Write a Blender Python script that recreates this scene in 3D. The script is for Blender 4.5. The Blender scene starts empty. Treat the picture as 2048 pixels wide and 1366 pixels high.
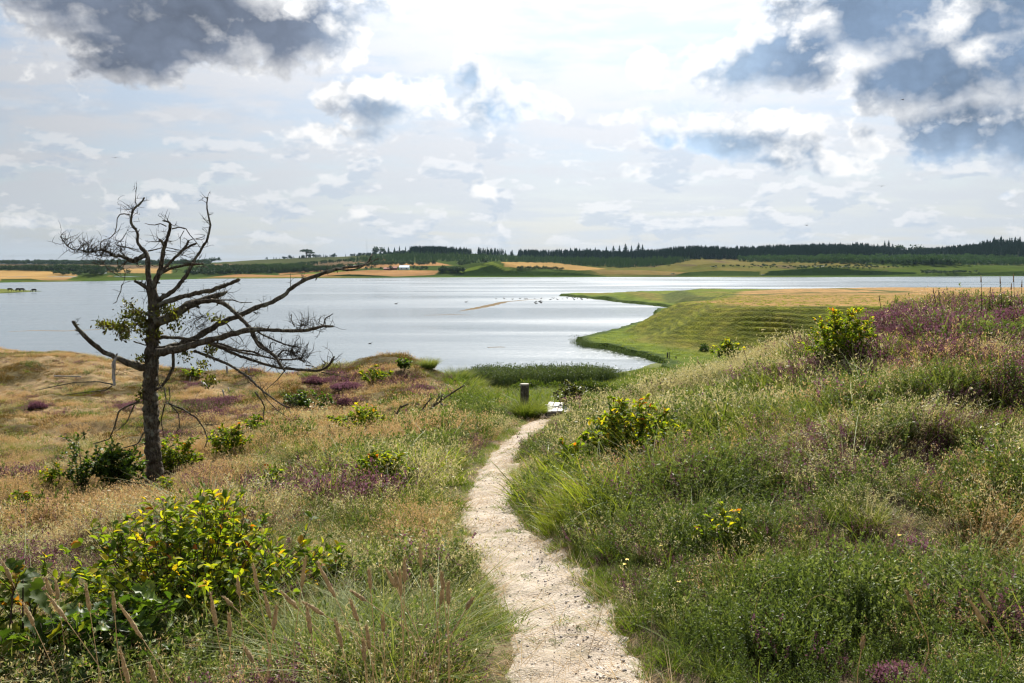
import bpy, bmesh, math, random
import numpy as np
from mathutils import Vector, Matrix, Euler
random.seed(7); rng = np.random.default_rng(7)
S = bpy.context.scene
COL = S.collection
PI = math.pi
# ------------------------------------------------------------------ camera, light, world
HAZE = 0.000025
EYE = 12.0                                    # eye above the lake level (z = 0)
F, CX, CY, HY = 1991.0, 1024.0, 683.0, 530.0  # focal length in photo pixels, centre, horizon row
PITCH = math.atan((CY - HY) / F)
cam_d = bpy.data.cameras.new("camera"); cam_d.sensor_width = 36.0; cam_d.lens = 36.0 * F / 2048.0
cam_d.clip_start = 0.05; cam_d.clip_end = 20000
cam = bpy.data.objects.new("camera", cam_d); COL.objects.link(cam)
cam.location = (0, 0, EYE); cam.rotation_euler = (PI / 2 - PITCH, 0, 0)
S.camera = cam
SUN_AZ, SUN_EL = math.radians(8), math.radians(42)
sun_vec = Vector((math.sin(SUN_AZ) * math.cos(SUN_EL), math.cos(SUN_AZ) * math.cos(SUN_EL), math.sin(SUN_EL)))
sun_d = bpy.data.lights.new("sun", 'SUN'); sun_d.energy = 5.0; sun_d.angle = math.radians(0.53); sun_d.color = (1.0, 0.95, 0.86)
sun = bpy.data.objects.new("sun", sun_d); COL.objects.link(sun)
sun.rotation_euler = sun_vec.to_track_quat('Z', 'Y').to_euler(); sun.location = (0, 0, 60)
S.view_settings.view_transform = 'Standard'; S.view_settings.look = 'None'
S.view_settings.exposure = 0.92; S.view_settings.gamma = 1.0; S.view_settings.use_curve_mapping = False
cy = S.cycles
cy.max_bounces = 6; cy.diffuse_bounces = 2; cy.glossy_bounces = 2; cy.transmission_bounces = 4; cy.transparent_max_bounces = 4
cy.volume_bounces = 0; cy.caustics_reflective = False; cy.caustics_refractive = False
cy.use_denoising = True; cy.use_adaptive_sampling = True; cy.adaptive_threshold = 0.012; cy.adaptive_min_samples = 16; cy.filter_width = 1.25
try: cy.denoiser = 'OPENIMAGEDENOISE'; cy.denoising_input_passes = 'RGB_ALBEDO_NORMAL'
except Exception: pass
cy.sample_clamp_indirect = 6.0

class NG:
    """tiny node-graph helper"""
    def __init__(s, nt): s.nt = nt; nt.nodes.clear()
    def n(s, t, **k):
        x = s.nt.nodes.new(t)
        for a, b in k.items(): setattr(x, a, b)
        return x
    def put(s, sock, v):
        if v is None: return
        if isinstance(v, bpy.types.NodeSocket): s.nt.links.new(v, sock)
        elif isinstance(v, (tuple, list)) and sock.type == 'RGBA' and len(v) == 3: sock.default_value = (*v, 1)
        else: sock.default_value = v
    def m(s, op, a, b=None, c=None, clamp=False):
        x = s.n('ShaderNodeMath', operation=op, use_clamp=clamp)
        s.put(x.inputs[0], a); s.put(x.inputs[1], b)
        if c is not None: s.put(x.inputs[2], c)
        return x.outputs[0]
    def v(s, op, a, b=None):
        x = s.n('ShaderNodeVectorMath', operation=op); s.put(x.inputs[0], a); s.put(x.inputs[1], b)
        return x.outputs['Value'] if op in ('DOT_PRODUCT', 'LENGTH', 'DISTANCE') else x.outputs[0]
    def comb(s, x_, y_, z_):
        x = s.n('ShaderNodeCombineXYZ'); s.put(x.inputs[0], x_); s.put(x.inputs[1], y_); s.put(x.inputs[2], z_); return x.outputs[0]
    def mix(s, f, a, b, bt='MIX'):
        x = s.n('ShaderNodeMix', data_type='RGBA', blend_type=bt); s.put(x.inputs[0], f); s.put(x.inputs[6], a); s.put(x.inputs[7], b); return x.outputs[2]
    def noise(s, vec, scale, detail=4, rough=.5, dist=0.0, lac=2.0, dim='3D'):
        x = s.n('ShaderNodeTexNoise', noise_dimensions=dim); s.put(x.inputs['Vector'], vec); x.inputs['Scale'].default_value = scale
        x.inputs['Detail'].default_value = detail; x.inputs['Roughness'].default_value = rough; x.inputs['Distortion'].default_value = dist
        x.inputs['Lacunarity'].default_value = lac
        return x.outputs[0]
    def ss(s, x_, a, b, lo=0., hi=1.):
        x = s.n('ShaderNodeMapRange', interpolation_type='SMOOTHSTEP'); s.put(x.inputs[0], x_)
        x.inputs[1].default_value = a; x.inputs[2].default_value = b; x.inputs[3].default_value = lo; x.inputs[4].default_value = hi; return x.outputs[0]
    def ramp(s, f, stops):
        x = s.n('ShaderNodeValToRGB'); e = x.color_ramp.elements
        while len(e) < len(stops): e.new(0.5)
        for i, (p, c) in enumerate(stops): e[i].position = p; e[i].color = (*c, 1)
        s.put(x.inputs[0], f); return x.outputs[0]

def srgb(r, g, b):
    f = lambda c: (c / 255 / 12.92) if c / 255 <= 0.04045 else ((c / 255 + .055) / 1.055) ** 2.4
    return (f(r), f(g), f(b))

W = bpy.data.worlds.new("World"); S.world = W; W.use_nodes = True
def build_world():
    g = NG(W.node_tree)
    out = g.n('ShaderNodeOutputWorld'); bg = g.n('ShaderNodeBackground'); bg.inputs[1].default_value = 0.1
    g.nt.links.new(bg.outputs[0], out.inputs[0])
    sky = g.n('ShaderNodeTexSky', sky_type='NISHITA'); sky.sun_disc = False
    sky.sun_elevation = SUN_EL; sky.sun_rotation = SUN_AZ; sky.altitude = 10; sky.air_density = 1.0; sky.dust_density = 2.0; sky.ozone_density = 1.0
    tc = g.n('ShaderNodeTexCoord').outputs['Generated']
    d = g.v('NORMALIZE', tc)
    sp = g.n('ShaderNodeSeparateXYZ'); g.put(sp.inputs[0], d)
    X, Y, Z = sp.outputs
    az = g.m('ARCTAN2', X, Y); el = g.m('ARCSINE', g.m('MINIMUM', g.m('MAXIMUM', Z, -1.), 1.))
    sdot = g.m('MAXIMUM', g.v('DOT_PRODUCT', d, tuple(sun_vec)), 0.)
    P0 = g.comb(az, el, 0.)
    # cloud layout: real angular positions, (azimuth, elevation) in radians
    def blobs(P, lst):
        acc = None
        for (bx, by, rx, ry, w) in lst:
            cxr = math.atan((bx - CX) / F); cyr = (HY - by) / F
            q = g.v('MULTIPLY', g.v('SUBTRACT', P, (cxr, cyr, 0.)), (F / rx, F / ry, 1.))
            r = g.v('LENGTH', q)
            b = g.m('MULTIPLY', g.ss(r, 0.0, 1.6, 1., 0.), w)
            acc = b if acc is None else g.m('MAXIMUM', acc, b)
        return acc
    big = [(60, -30, 250, 70, 1.3), (260, 40, 230, 95, 1.5), (420, 85, 170, 78, 1.45), (480, 0, 240, 60, 1.1),
           (305, 150, 140, 58, 1.3), (600, 90, 150, 72, 1.4), (690, 30, 110, 60, .9),
           (770, 208, 125, 58, 1.1), (850, 190, 60, 60, .7), (935, 150, 62, 58, .85), (1030, 228, 150, 55, .92), (1200, 245, 110, 30, .55),
           (1545, 132, 160, 76, 1.45), (1690, 140, 70, 40, .8), (1440, 130, 60, 42, .95), (1850, 60, 270, 125, 1.6), (1930, 172, 215, 68, 1.55), (1300, 135, 40, 40, .7), (1140, 130, 45, 60, .6),
           (1720, 0, 160, 40, .9), (1990, 60, 120, 100, .9),
           (1330, 290, 62, 36, .95), (1460, 305, 115, 48, .95), (1550, 268, 100, 38, .66), (1735, 300, 45, 38, .7), (1880, 310, 85, 60, 1.0), (2020, 300, 80, 64, 1.05), (1640, 340, 190, 32, .52), (1255, 352, 44, 16, .62), (1110, 352, 34, 15, .55), (980, 388, 50, 18, .5),
           (640, 282, 110, 26, .55), (770, 285, 80, 26, .52), (60, 455, 80, 26, .6), (170, 460, 80, 22, .45), (350, 412, 40, 18, .55), (480, 412, 70, 20, .55), (2040, 402, 46, 14, .6), (700, 430, 60, 16, .45), (120, 190, 120, 50, .4)]
    far_cloud = g.m('MULTIPLY', g.ss(g.noise(g.v('MULTIPLY', d, (1.6, 1.6, 3.2)), 1.25, 2, .5), .47, .72), 1.1)
    edge = g.m('MAXIMUM', g.ss(g.m('ABSOLUTE', az), .54, .70), g.ss(el, .285, .36))
    far_cloud = g.m('MULTIPLY', far_cloud, edge)
    warp = g.n('ShaderNodeTexNoise', noise_dimensions='2D'); g.put(warp.inputs['Vector'], P0); warp.inputs['Scale'].default_value = 11; warp.inputs['Detail'].default_value = 2; warp.inputs['Roughness'].default_value = .5
    wvec = g.v('MULTIPLY', g.v('SUBTRACT', warp.outputs['Color'], (.5, .5, .5)), (.07, .04, 0.))
    P = g.v('ADD', P0, wvec)
    def puff(P, det):
        Q = g.v('MULTIPLY', P, (1., 1.3, 1.))
        n1 = g.noise(Q, 9, 3, .5, dim='2D'); n2 = g.noise(Q, 27, det, .56, dim='2D')
        bill = g.m('SUBTRACT', .16, g.m('ABSOLUTE', g.m('SUBTRACT', n2, .5)))       # rounded billows with creased joints
        return g.m('ADD', g.m('MULTIPLY', g.m('SUBTRACT', n1, .5), 1.5), g.m('MULTIPLY', bill, 1.5))
    UP = (.003, .019, 0.)
    p1 = puff(P0, 7); p2 = puff(g.v('ADD', P0, UP), 4)
    l1 = g.m('MAXIMUM', blobs(P, big), far_cloud); l2 = g.m('MAXIMUM', blobs(g.v('ADD', P, UP), [b_ for b_ in big if b_[2] > 60]), far_cloud)
    dens = g.m('SUBTRACT', g.m('ADD', l1, p1), .47); dens2 = g.m('SUBTRACT', g.m('ADD', l2, p2), .49)
    alpha = g.ss(dens, -.05, .24)
    # veil of high thin cloud, drawn out near the horizon
    inv = g.m('DIVIDE', 1., g.m('ADD', g.m('MAXIMUM', Z, 0.), .07))
    PP = g.comb(g.m('MULTIPLY', X, inv), g.m('MULTIPLY', Y, inv), 0.)
    st = g.noise(g.v('MULTIPLY', PP, (.5, 1., 1.)), 1.5, 4, .6, dim='2D')
    st2 = g.noise(g.comb(g.m('MULTIPLY', az, 5.), g.m('MULTIPLY', el, 22.), 0.), 2.0, 5, .58, dim='2D')
    veil = g.ss(g.m('ADD', g.m('MULTIPLY', st, .5), g.m('MULTIPLY', st2, .5)), .36, .58)
    glow = g.m('POWER', sdot, 7.); glow2 = g.m('POWER', sdot, 22.)
    K = 5.0                                              # background strength is 0.1
    hz = g.ss(el, 0., .15, 1., 0.)
    vb = g.m('ADD', .43, g.m('ADD', g.m('MULTIPLY', glow, 1.5), g.m('MULTIPLY', hz, .06)))
    veil_c = g.mix(hz, (1.16, 1.19, 1.26), (1.06, 1.16, 1.27))
    def times(c, f): return g.v('MULTIPLY', c, g.comb(f, f, f))
    veil_r = times(veil_c, g.m('MULTIPLY', vb, K))
    gap_r = times(g.mix(hz, (.62, .78, 1.02), (.74, .92, 1.10)), g.m('MULTIPLY', vb, K * .98))
    gap_r = g.mix(.8, sky.outputs[0], gap_r)
    vf = g.m('MAXIMUM', g.m('MULTIPLY', veil, .9), g.ss(sdot, .86, .93))
    backc = g.mix(vf, gap_r, veil_r)
    # low, distant cumulus: many small flattened heaps
    cu = g.noise(g.comb(g.m('MULTIPLY', az, 7.), g.m('MULTIPLY', el, 17.), 0.), 2.2, 6, .62, dim='2D')
    cu2 = g.noise(g.comb(g.m('MULTIPLY', az, 7.), g.m('MULTIPLY', g.m('ADD', el, .010), 17.), 0.), 2.2, 4, .62, dim='2D')
    cua = g.m('MULTIPLY', g.ss(cu, .50, .57), g.m('MULTIPLY', g.ss(el, .012, .03), g.ss(el, .10, .17, 1., 0.)))
    cub = times(g.mix(g.ss(cu2, .47, .60), (1.22, 1.24, 1.28), (.80, .91, 1.06)), g.m('MULTIPLY', g.m('ADD', vb, .10), K))
    backc = g.mix(g.m('MULTIPLY', cua, .66), backc, cub)
    # cumulus: sunlit tops and edges, blue-grey undersides
    lit = g.comb(*[g.m('MULTIPLY', g.m('ADD', .84, g.m('MULTIPLY', glow, 1.4)), K)] * 3)
    corew = g.mix(g.ss(az, -.25, .2), (.95, 1.15, 1.55), (1.15, 1.62, 2.35))
    core = g.mix(g.m('MULTIPLY', g.m('ADD', g.ss(g.m('ABSOLUTE', g.m('SUBTRACT', az, .04)), .12, .26, .7, 0.), g.ss(el, .06, .15, .6, 0.)), .9, clamp=True), corew, (3.6, 4.6, 5.8))
    rel = g.m('SUBTRACT', p1, p2)
    sh = g.m('ADD', g.m('ADD', g.m('MULTIPLY', g.ss(dens2, -.12, .55), .62), g.m('MULTIPLY', g.ss(dens, .05, .85), .50)), g.m('MULTIPLY', rel, -.75))
    pf = blobs(P, [(1885, 92, 95, 50, 1.), (1960, 150, 62, 36, .9), (1695, 138, 66, 26, .9), (1700, 0, 150, 26, .9), (2000, 12, 80, 34, .8), (1560, 92, 90, 26, .7), (480, 118, 60, 26, .5), (620, 40, 90, 40, .75), (765, 172, 70, 30, .8)])
    sh = g.m('SUBTRACT', sh, g.m('MULTIPLY', pf, g.m('ADD', .62, g.m('MULTIPLY', p1, 1.6))), clamp=True)
    core = times(core, g.m('ADD', 1.12, g.m('MULTIPLY', p1, -.6)))
    cc = g.mix(sh, lit, core)
    fin = g.mix(g.m('MULTIPLY', alpha, g.ss(el, 0.0, .05, .35, 1.)), backc, cc)
    below = g.ss(Z, -.02, .0)
    fin = g.mix(below, (2.2, 2.4, 2.4), fin)
    g.put(bg.inputs[0], fin)
build_world()
W.cycles.sampling_method = 'MANUAL'; W.cycles.sample_map_resolution = 512

# ------------------------------------------------------------------ helpers
def ray(px, py):
    u, w = px - CX, py - CY
    c, s = math.cos(PITCH), math.sin(PITCH)
    return u, F * c - w * s, -(F * s + w * c)
def at(px, py, Y):
    a, b, c = ray(px, py); k = Y / b
    return Vector((a * k, Y, EYE + c * k))
def at_z(px, py, z):
    a, b, c = ray(px, py); k = (z - EYE) / c
    return Vector((a * k, b * k, z))
def project(x, y, z):
    c, s = math.cos(PITCH), math.sin(PITCH)
    zz = z - EYE; dep = y * c - zz * s; up = y * s + zz * c
    dep = np.maximum(dep, .01)
    return CX + F * x / dep, CY - F * up / dep

def _h(ix, iy, seed):
    n = (ix.astype(np.int64) * 374761393 + iy.astype(np.int64) * 668265263 + seed * 2147483647 + 12345) & 0xffffffff
    n = ((n ^ (n >> 13)) * 1274126177) & 0xffffffff
    return ((n ^ (n >> 16)) & 0xffff) / 65535.0
def vnoise(x, y, seed=0):
    xi, yi = np.floor(x), np.floor(y); fx, fy = x - xi, y - yi
    fx = fx * fx * (3 - 2 * fx); fy = fy * fy * (3 - 2 * fy)
    a = _h(xi, yi, seed); b = _h(xi + 1, yi, seed); c = _h(xi, yi + 1, seed); d = _h(xi + 1, yi + 1, seed)
    return (a * (1 - fx) + b * fx) * (1 - fy) + (c * (1 - fx) + d * fx) * fy
def fbm(x, y, oct=4, seed=0, gain=.5):
    t = 0; a = 1; n = 0
    for i in range(oct):
        t = t + a * (vnoise(x, y, seed + i * 17) - .5); n += a; a *= gain; x = x * 2.03 + 5.1; y = y * 2.03 + 1.7
    return t / n * 2
def sstep(x, a, b):
    t = np.clip((x - a) / (b - a), 0, 1); return t * t * (3 - 2 * t)
def seg_dist(x, y, pts):
    best = np.full(np.shape(x), 1e9)
    for (ax, ay), (bx, by) in zip(pts[:-1], pts[1:]):
        dx, dy = bx - ax, by - ay; L = dx * dx + dy * dy + 1e-9
        t = np.clip(((x - ax) * dx + (y - ay) * dy) / L, 0, 1)
        best = np.minimum(best, np.hypot(x - ax - t * dx, y - ay - t * dy))
    return best
def inside(x, y, poly):
    x = np.asarray(x, float); y = np.asarray(y, float); r = np.zeros(x.shape, bool)
    for (ax, ay), (bx, by) in zip(poly, poly[1:] + poly[:1]):
        c = ((ay > y) != (by > y))
        with np.errstate(divide='ignore', invalid='ignore'):
            r ^= c & (x < (bx - ax) * (y - ay) / ((by - ay) if by != ay else 1e-9) + ax)
    return r
def sdf(x, y, poly):
    dd = seg_dist(x, y, poly + poly[:1]); return np.where(inside(x, y, poly), dd, -dd)

def mesh_np(name, V, Fc, attrs=None, colors=None, smooth=True):
    """V (n,3); Fc list of arrays (m,3)/(m,4) or one array"""
    me = bpy.data.meshes.new(name)
    if not isinstance(Fc, list): Fc = [Fc]
    Fc = [np.asarray(f, np.int32) for f in Fc if len(f)]
    V = np.asarray(V, np.float32)
    me.vertices.add(len(V)); me.vertices.foreach_set("co", V.ravel())
    loops = np.concatenate([f.ravel() for f in Fc]); tot = np.concatenate([np.full(len(f), f.shape[1], np.int32) for f in Fc])
    me.loops.add(len(loops)); me.loops.foreach_set("vertex_index", loops)
    me.polygons.add(len(tot)); st = np.concatenate([[0], np.cumsum(tot)[:-1]]).astype(np.int32)
    me.polygons.foreach_set("loop_start", st)
    try: me.polygons.foreach_set("loop_total", tot)
    except Exception: pass
    me.polygons.foreach_set("use_smooth", np.full(len(tot), smooth, bool))
    for k, a in (attrs or {}).items():
        at_ = me.attributes.new(k, 'FLOAT', 'POINT'); at_.data.foreach_set("value", np.asarray(a, np.float32))
    for k, a in (colors or {}).items():
        ca = me.attributes.new(k, 'FLOAT_COLOR', 'POINT'); c4 = np.ones((len(V), 4), np.float32); c4[:, :3] = a
        ca.data.foreach_set("color", c4.ravel())
    me.update(calc_edges=True); me.validate()
    return me
def obj(name, me, mat=None, parent=None, loc=None):
    o = bpy.data.objects.new(name, me); COL.objects.link(o)
    if mat is not None and me is not None and len(me.materials) == 0: me.materials.append(mat)
    if parent is not None: o.parent = parent
    if loc is not None: o.location = loc
    return o
def tag(o, label=None, cat=None, group=None, kind=None):
    if label: o['label'] = label
    if cat: o['category'] = cat
    if group: o['group'] = group
    if kind: o['kind'] = kind
    return o
def thing(name, label, cat, loc=(0, 0, 0), rotz=0, group=None):
    o = bpy.data.objects.new(name, None); COL.objects.link(o); o.location = loc; o.rotation_euler = (0, 0, rotz); o.empty_display_size = .1
    return tag(o, label, cat, group)
def grid_faces(nr, nc):
    i = np.arange(nr - 1)[:, None] * nc + np.arange(nc - 1)[None, :]
    return np.stack([i, i + 1, i + nc + 1, i + nc], -1).reshape(-1, 4)

# ------------------------------------------------------------------ materials
def mat(name, build):
    m = bpy.data.materials.new(name); m.use_nodes = True
    g = NG(m.node_tree); out = g.n('ShaderNodeOutputMaterial'); sh = build(g)
    g.nt.links.new(sh, out.inputs[0]); return m
def princ(g, col, rough=.8, spec=.3, bump=None, **k):
    p = g.n('ShaderNodeBsdfPrincipled'); g.put(p.inputs['Base Color'], col); g.put(p.inputs['Roughness'], rough)
    g.put(p.inputs['Specular IOR Level'], spec)
    if bump is not None:
        b = g.n('ShaderNodeBump'); b.inputs['Strength'].default_value = bump[1]; b.inputs['Distance'].default_value = bump[2]; g.put(b.inputs['Height'], bump[0])
        g.nt.links.new(b.outputs[0], p.inputs['Normal'])
    for a, v in k.items(): g.put(p.inputs[a.replace('_', ' ')], v)
    return p.outputs[0]
def wpos(g): return g.n('ShaderNodeNewGeometry').outputs['Position']
def attr(g, nme):
    a = g.n('ShaderNodeAttribute', attribute_name=nme); return a
def leafy(name, stops, trans=.45, rough=.55, spec=.25, tipc=None, tipf=0.6, use='attr', posamp=.5, tcol=(1.25, 1.25, .55)):
    """foliage: colour picked per blade/leaf, slow drift over the ground, light coming through"""
    stops = [(p_, tuple(min(.9, (c_ ** 1.07) * .86) for c_ in col_)) for p_, col_ in stops]
    def b(g):
        v = attr(g, 'v').outputs['Fac']; rnd = g.n('ShaderNodeObjectInfo').outputs['Random']
        nz = g.noise(wpos(g), .55, 3, .6)
        if use == 'attr': f = g.m('ADD', g.m('MULTIPLY', v, .5), g.m('ADD', g.m('MULTIPLY', rnd, .25), g.m('MULTIPLY', g.m('SUBTRACT', nz, .35), posamp)), clamp=True)
        elif use == 'v': f = v
        else: f = rnd
        c = g.ramp(f, stops)
        if tipc is not None:
            h = attr(g, 'h').outputs['Fac']
            c = g.mix(g.m('MULTIPLY', g.ss(h, .35, 1.), tipf), c, tipc)
        p = princ(g, c, rough, spec)
        t = g.n('ShaderNodeBsdfTranslucent'); g.put(t.inputs[0], g.mix(1., c, tcol, 'MULTIPLY'))
        mx = g.n('ShaderNodeMixShader'); mx.inputs[0].default_value = trans
        g.nt.links.new(p, mx.inputs[1]); g.nt.links.new(t.outputs[0], mx.inputs[2]); return mx.outputs[0]
    return mat(name, b)
M = {}
M['grass'] = leafy('green_grass', [(0., (.06, .10, .015)), (.35, (.11, .17, .025)), (.6, (.19, .24, .04)), (.85, (.33, .32, .09)), (1., (.52, .46, .22))], .45, .55, .2, (.33, .30, .13), .35)
M['dry'] = leafy('dry_hair_grass', [(0., (.23, .15, .055)), (.4, (.43, .29, .125)), (.75, (.62, .46, .24)), (1., (.74, .60, .38))], .35, .6, .25, (.62, .45, .27), .5, tcol=(1.15, 1.05, .8))
M['pale'] = leafy('pale_bent_grass', [(0., (.20, .21, .085)), (.4, (.33, .32, .15)), (.75, (.50, .46, .27)), (1., (.66, .60, .40))], .38, .5, .35, (.62, .55, .36), .5, tcol=(1.15, 1.1, .75))
M['marram'] = leafy('marram_blades', [(0., (.08, .14, .035)), (.4, (.14, .22, .06)), (.75, (.28, .31, .11)), (1., (.46, .40, .21))], .35, .6, .15, (.50, .45, .26), .4)
M['willow'] = leafy('willow_leaves', [(0., (.055, .09, .022)), (.4, (.115, .165, .045)), (.7, (.24, .29, .10)), (1., (.48, .51, .27))], .36, .55, .22, tcol=(1.2, 1.2, .6))
M['heather_green'] = leafy('heather_shoots', [(0., (.055, .04, .02)), (.5, (.09, .07, .03)), (1., (.13, .12, .045))], .3, .7, .2)
M['heather_bloom'] = leafy('heather_bloom', [(0., (.13, .065, .06)), (.35, (.23, .115, .13)), (.7, (.34, .17, .235)), (1., (.44, .32, .24))], .3, .7, .15, tcol=(1.1, .95, 1.05))
M['moss'] = leafy('crowberry_moss', [(0., (.06, .045, .012)), (.4, (.13, .085, .018)), (.7, (.21, .13, .03)), (1., (.34, .20, .055))], .3, .7, .2)
M['verge'] = leafy('path_turf', [(0., (.10, .15, .02)), (.5, (.17, .24, .035)), (1., (.33, .33, .10))], .5, .5, .3)
M['yellow'] = leafy('yellow_green_grass', [(0., (.15, .20, .025)), (.5, (.25, .30, .04)), (1., (.42, .42, .10))], .5, .45, .35)
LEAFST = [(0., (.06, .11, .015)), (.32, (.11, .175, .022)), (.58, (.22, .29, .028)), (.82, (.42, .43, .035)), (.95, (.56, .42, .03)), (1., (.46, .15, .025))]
M['leaf_obj'] = leafy('shrub_leaf', LEAFST, .55, .6, .2, use='obj', tcol=(1.3, 1.3, .5))
M['leaf_oak'] = leafy('oak_sapling_leaf', [(0., (.05, .09, .015)), (.5, (.10, .15, .025)), (.88, (.20, .24, .03)), (.97, (.40, .36, .04)), (1., (.42, .16, .03))], .5, .6, .2, use='obj', tcol=(1.2, 1.2, .5))
M['leaf_v'] = leafy('shrub_foliage', LEAFST, .55, .6, .2, use='v', tcol=(1.4, 1.4, .5))
DK = [(0., (.03, .06, .012)), (.5, (.07, .13, .02)), (.85, (.16, .24, .03)), (1., (.34, .32, .04))]
M['leaf_dark'] = leafy('dark_shrub_foliage', DK, .5, .45, .3, use='v')
M['leaf_dark_obj'] = leafy('dark_shrub_leaf', DK, .5, .45, .3, use='obj')
M['leaf_plum'] = leafy('plum_shrub_foliage', [(0., (.04, .04, .015)), (.5, (.085, .10, .025)), (.85, (.17, .19, .035)), (1., (.30, .28, .05))], .4, .45, .4, use='v')
M['leaf_tree'] = leafy('browning_oak_leaves', [(0., (.05, .04, .015)), (.35, (.10, .08, .02)), (.7, (.13, .16, .03)), (1., (.26, .27, .05))], .4, .5, .3, use='v')
M['bush'] = leafy('marsh_bush', [(0., (.04, .065, .018)), (.4, (.07, .11, .025)), (.8, (.13, .17, .035)), (1., (.30, .30, .05))], .4, .5, .3, use='v')
M['reed'] = leafy('reed_blades', [(0., (.035, .055, .028)), (.5, (.065, .10, .045)), (.85, (.12, .15, .07)), (1., (.26, .26, .15))], .35, .6, .15)
M['conifer'] = leafy('conifer_needles', [(0., (.012, .032, .020)), (.5, (.020, .052, .030)), (1., (.036, .082, .040))], .15, .7, .15, tcol=(1, 1.1, .8))
M['broadleaf'] = leafy('broadleaf_crown', [(0., (.028, .05, .02)), (.5, (.045, .08, .026)), (1., (.08, .125, .035))], .25, .6, .2, tcol=(1, 1.1, .7))
M['young'] = leafy('plantation_needles', [(0., (.04, .08, .025)), (.5, (.075, .14, .04)), (1., (.13, .22, .06))], .2, .7, .15, tcol=(1, 1.1, .7))

def b_bark(g):
    tc = g.n('ShaderNodeTexCoord').outputs['Object']
    n1 = g.noise(g.v('MULTIPLY', tc, (38., 38., 9.)), 1., 5, .65, .5); n2 = g.noise(tc, 7., 5, .6); n3 = g.noise(tc, 24., 3, .6)
    c = g.ramp(n1, [(.3, (.018, .015, .011)), (.5, (.075, .062, .046)), (.7, (.21, .18, .14))])
    c = g.mix(g.m('MULTIPLY', g.ss(n2, .52, .66), .75), c, (.22, .22, .17))                    # grey lichen
    c = g.mix(g.m('MULTIPLY', g.ss(n3, .58, .7), .5), c, (.13, .13, .035))                     # moss
    return princ(g, c, .9, .15, (n1, 1.0, .03))
M['bark'] = mat('lichened_bark', b_bark)
def b_twig(g):
    n = g.noise(wpos(g), 30., 2, .5); return princ(g, g.ramp(n, [(.3, (.018, .014, .011)), (.7, (.09, .075, .055))]), .9, .15)
M['twig'] = mat('dead_twigs', b_twig)
def b_drift(g):
    tc = g.n('ShaderNodeTexCoord').outputs['Object']; n = g.noise(g.v('MULTIPLY', tc, (20., 20., 6.)), 2., 5, .6)
    return princ(g, g.ramp(n, [(.3, (.14, .13, .12)), (.7, (.46, .44, .41))]), .85, .2, (n, .6, .01))
M['grey_wood'] = mat('weathered_grey_wood', b_drift)
def b_stem(g):
    n = g.noise(wpos(g), 14., 2, .5); return princ(g, g.ramp(n, [(.3, (.03, .02, .013)), (.7, (.10, .065, .04))]), .8, .25)
M['stem'] = mat('brown_stems', b_stem)
def b_head(g):
    n = g.noise(wpos(g), 160., 3, .6); c = g.ramp(n, [(.25, (.34, .25, .14)), (.55, (.56, .44, .27)), (.8, (.72, .60, .42))])
    p = princ(g, c, .8, .15, (n, .8, .004)); t = g.n('ShaderNodeBsdfTranslucent'); g.put(t.inputs[0], c); mx = g.n('ShaderNodeMixShader'); mx.inputs[0].default_value = .5
    g.nt.links.new(p, mx.inputs[1]); g.nt.links.new(t.outputs[0], mx.inputs[2]); return mx.outputs[0]
M['head'] = mat('seed_head_straw', b_head)
def b_post(g):
    tc = g.n('ShaderNodeTexCoord').outputs['Object']; n = g.noise(g.v('MULTIPLY', tc, (30., 30., 3.)), 1.6, 6, .65); n2 = g.noise(tc, 16., 4, .6)
    c = g.ramp(n, [(.3, (.03, .025, .018)), (.6, (.09, .078, .06)), (.8, (.18, .165, .13))])
    c = g.mix(g.m('MULTIPLY', g.ss(n2, .53, .65), .6), c, (.20, .19, .14))
    return princ(g, c, .9, .15, (n, .9, .012))
M['post'] = mat('old_round_timber', b_post)
def b_plank(g):
    tc = g.n('ShaderNodeTexCoord').outputs['Object']; n = g.noise(g.v('MULTIPLY', tc, (40., 3., 20.)), 1.5, 5, .6); r = g.n('ShaderNodeObjectInfo').outputs['Random']
    c = g.mix(g.m('MULTIPLY', r, .4), g.ramp(n, [(.3, (.36, .33, .29)), (.7, (.60, .57, .52))]), (.42, .40, .36)); return princ(g, c, .8, .3, (n, .3, .004))
M['plank'] = mat('bleached_boards', b_plank)
def b_sand(g):
    p = wpos(g); n1 = g.noise(p, 2.2, 5, .6); n2 = g.noise(p, 55., 5, .7); n3 = g.noise(p, 230., 3, .6)
    vo = g.n('ShaderNodeTexVoronoi', feature='F1'); g.put(vo.inputs['Vector'], p); vo.inputs['Scale'].default_value = 85
    c = g.ramp(n1, [(.3, (.33, .275, .215)), (.5, (.44, .375, .305)), (.75, (.53, .46, .385))])
    c = g.mix(g.m('MULTIPLY', g.ss(n2, .52, .66), .6), c, (.24, .185, .14))
    c = g.mix(g.m('MULTIPLY', g.ss(n3, .62, .72), .5), c, (.66, .60, .54))
    c = g.mix(g.m('MULTIPLY', g.ss(g.noise(p, 6., 5, .65), .50, .64), .5), c, (.25, .21, .13))
    hgt = g.m('ADD', g.m('MULTIPLY', n2, 1.), g.m('MULTIPLY', vo.outputs[0], .6))
    return princ(g, c, .9, .15, (g.m('ADD', hgt, g.m('MULTIPLY', g.noise(p, 14., 4, .6), 2.2)), .6, .025))
M['sand'] = mat('trodden_sand_and_grit', b_sand)
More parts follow.
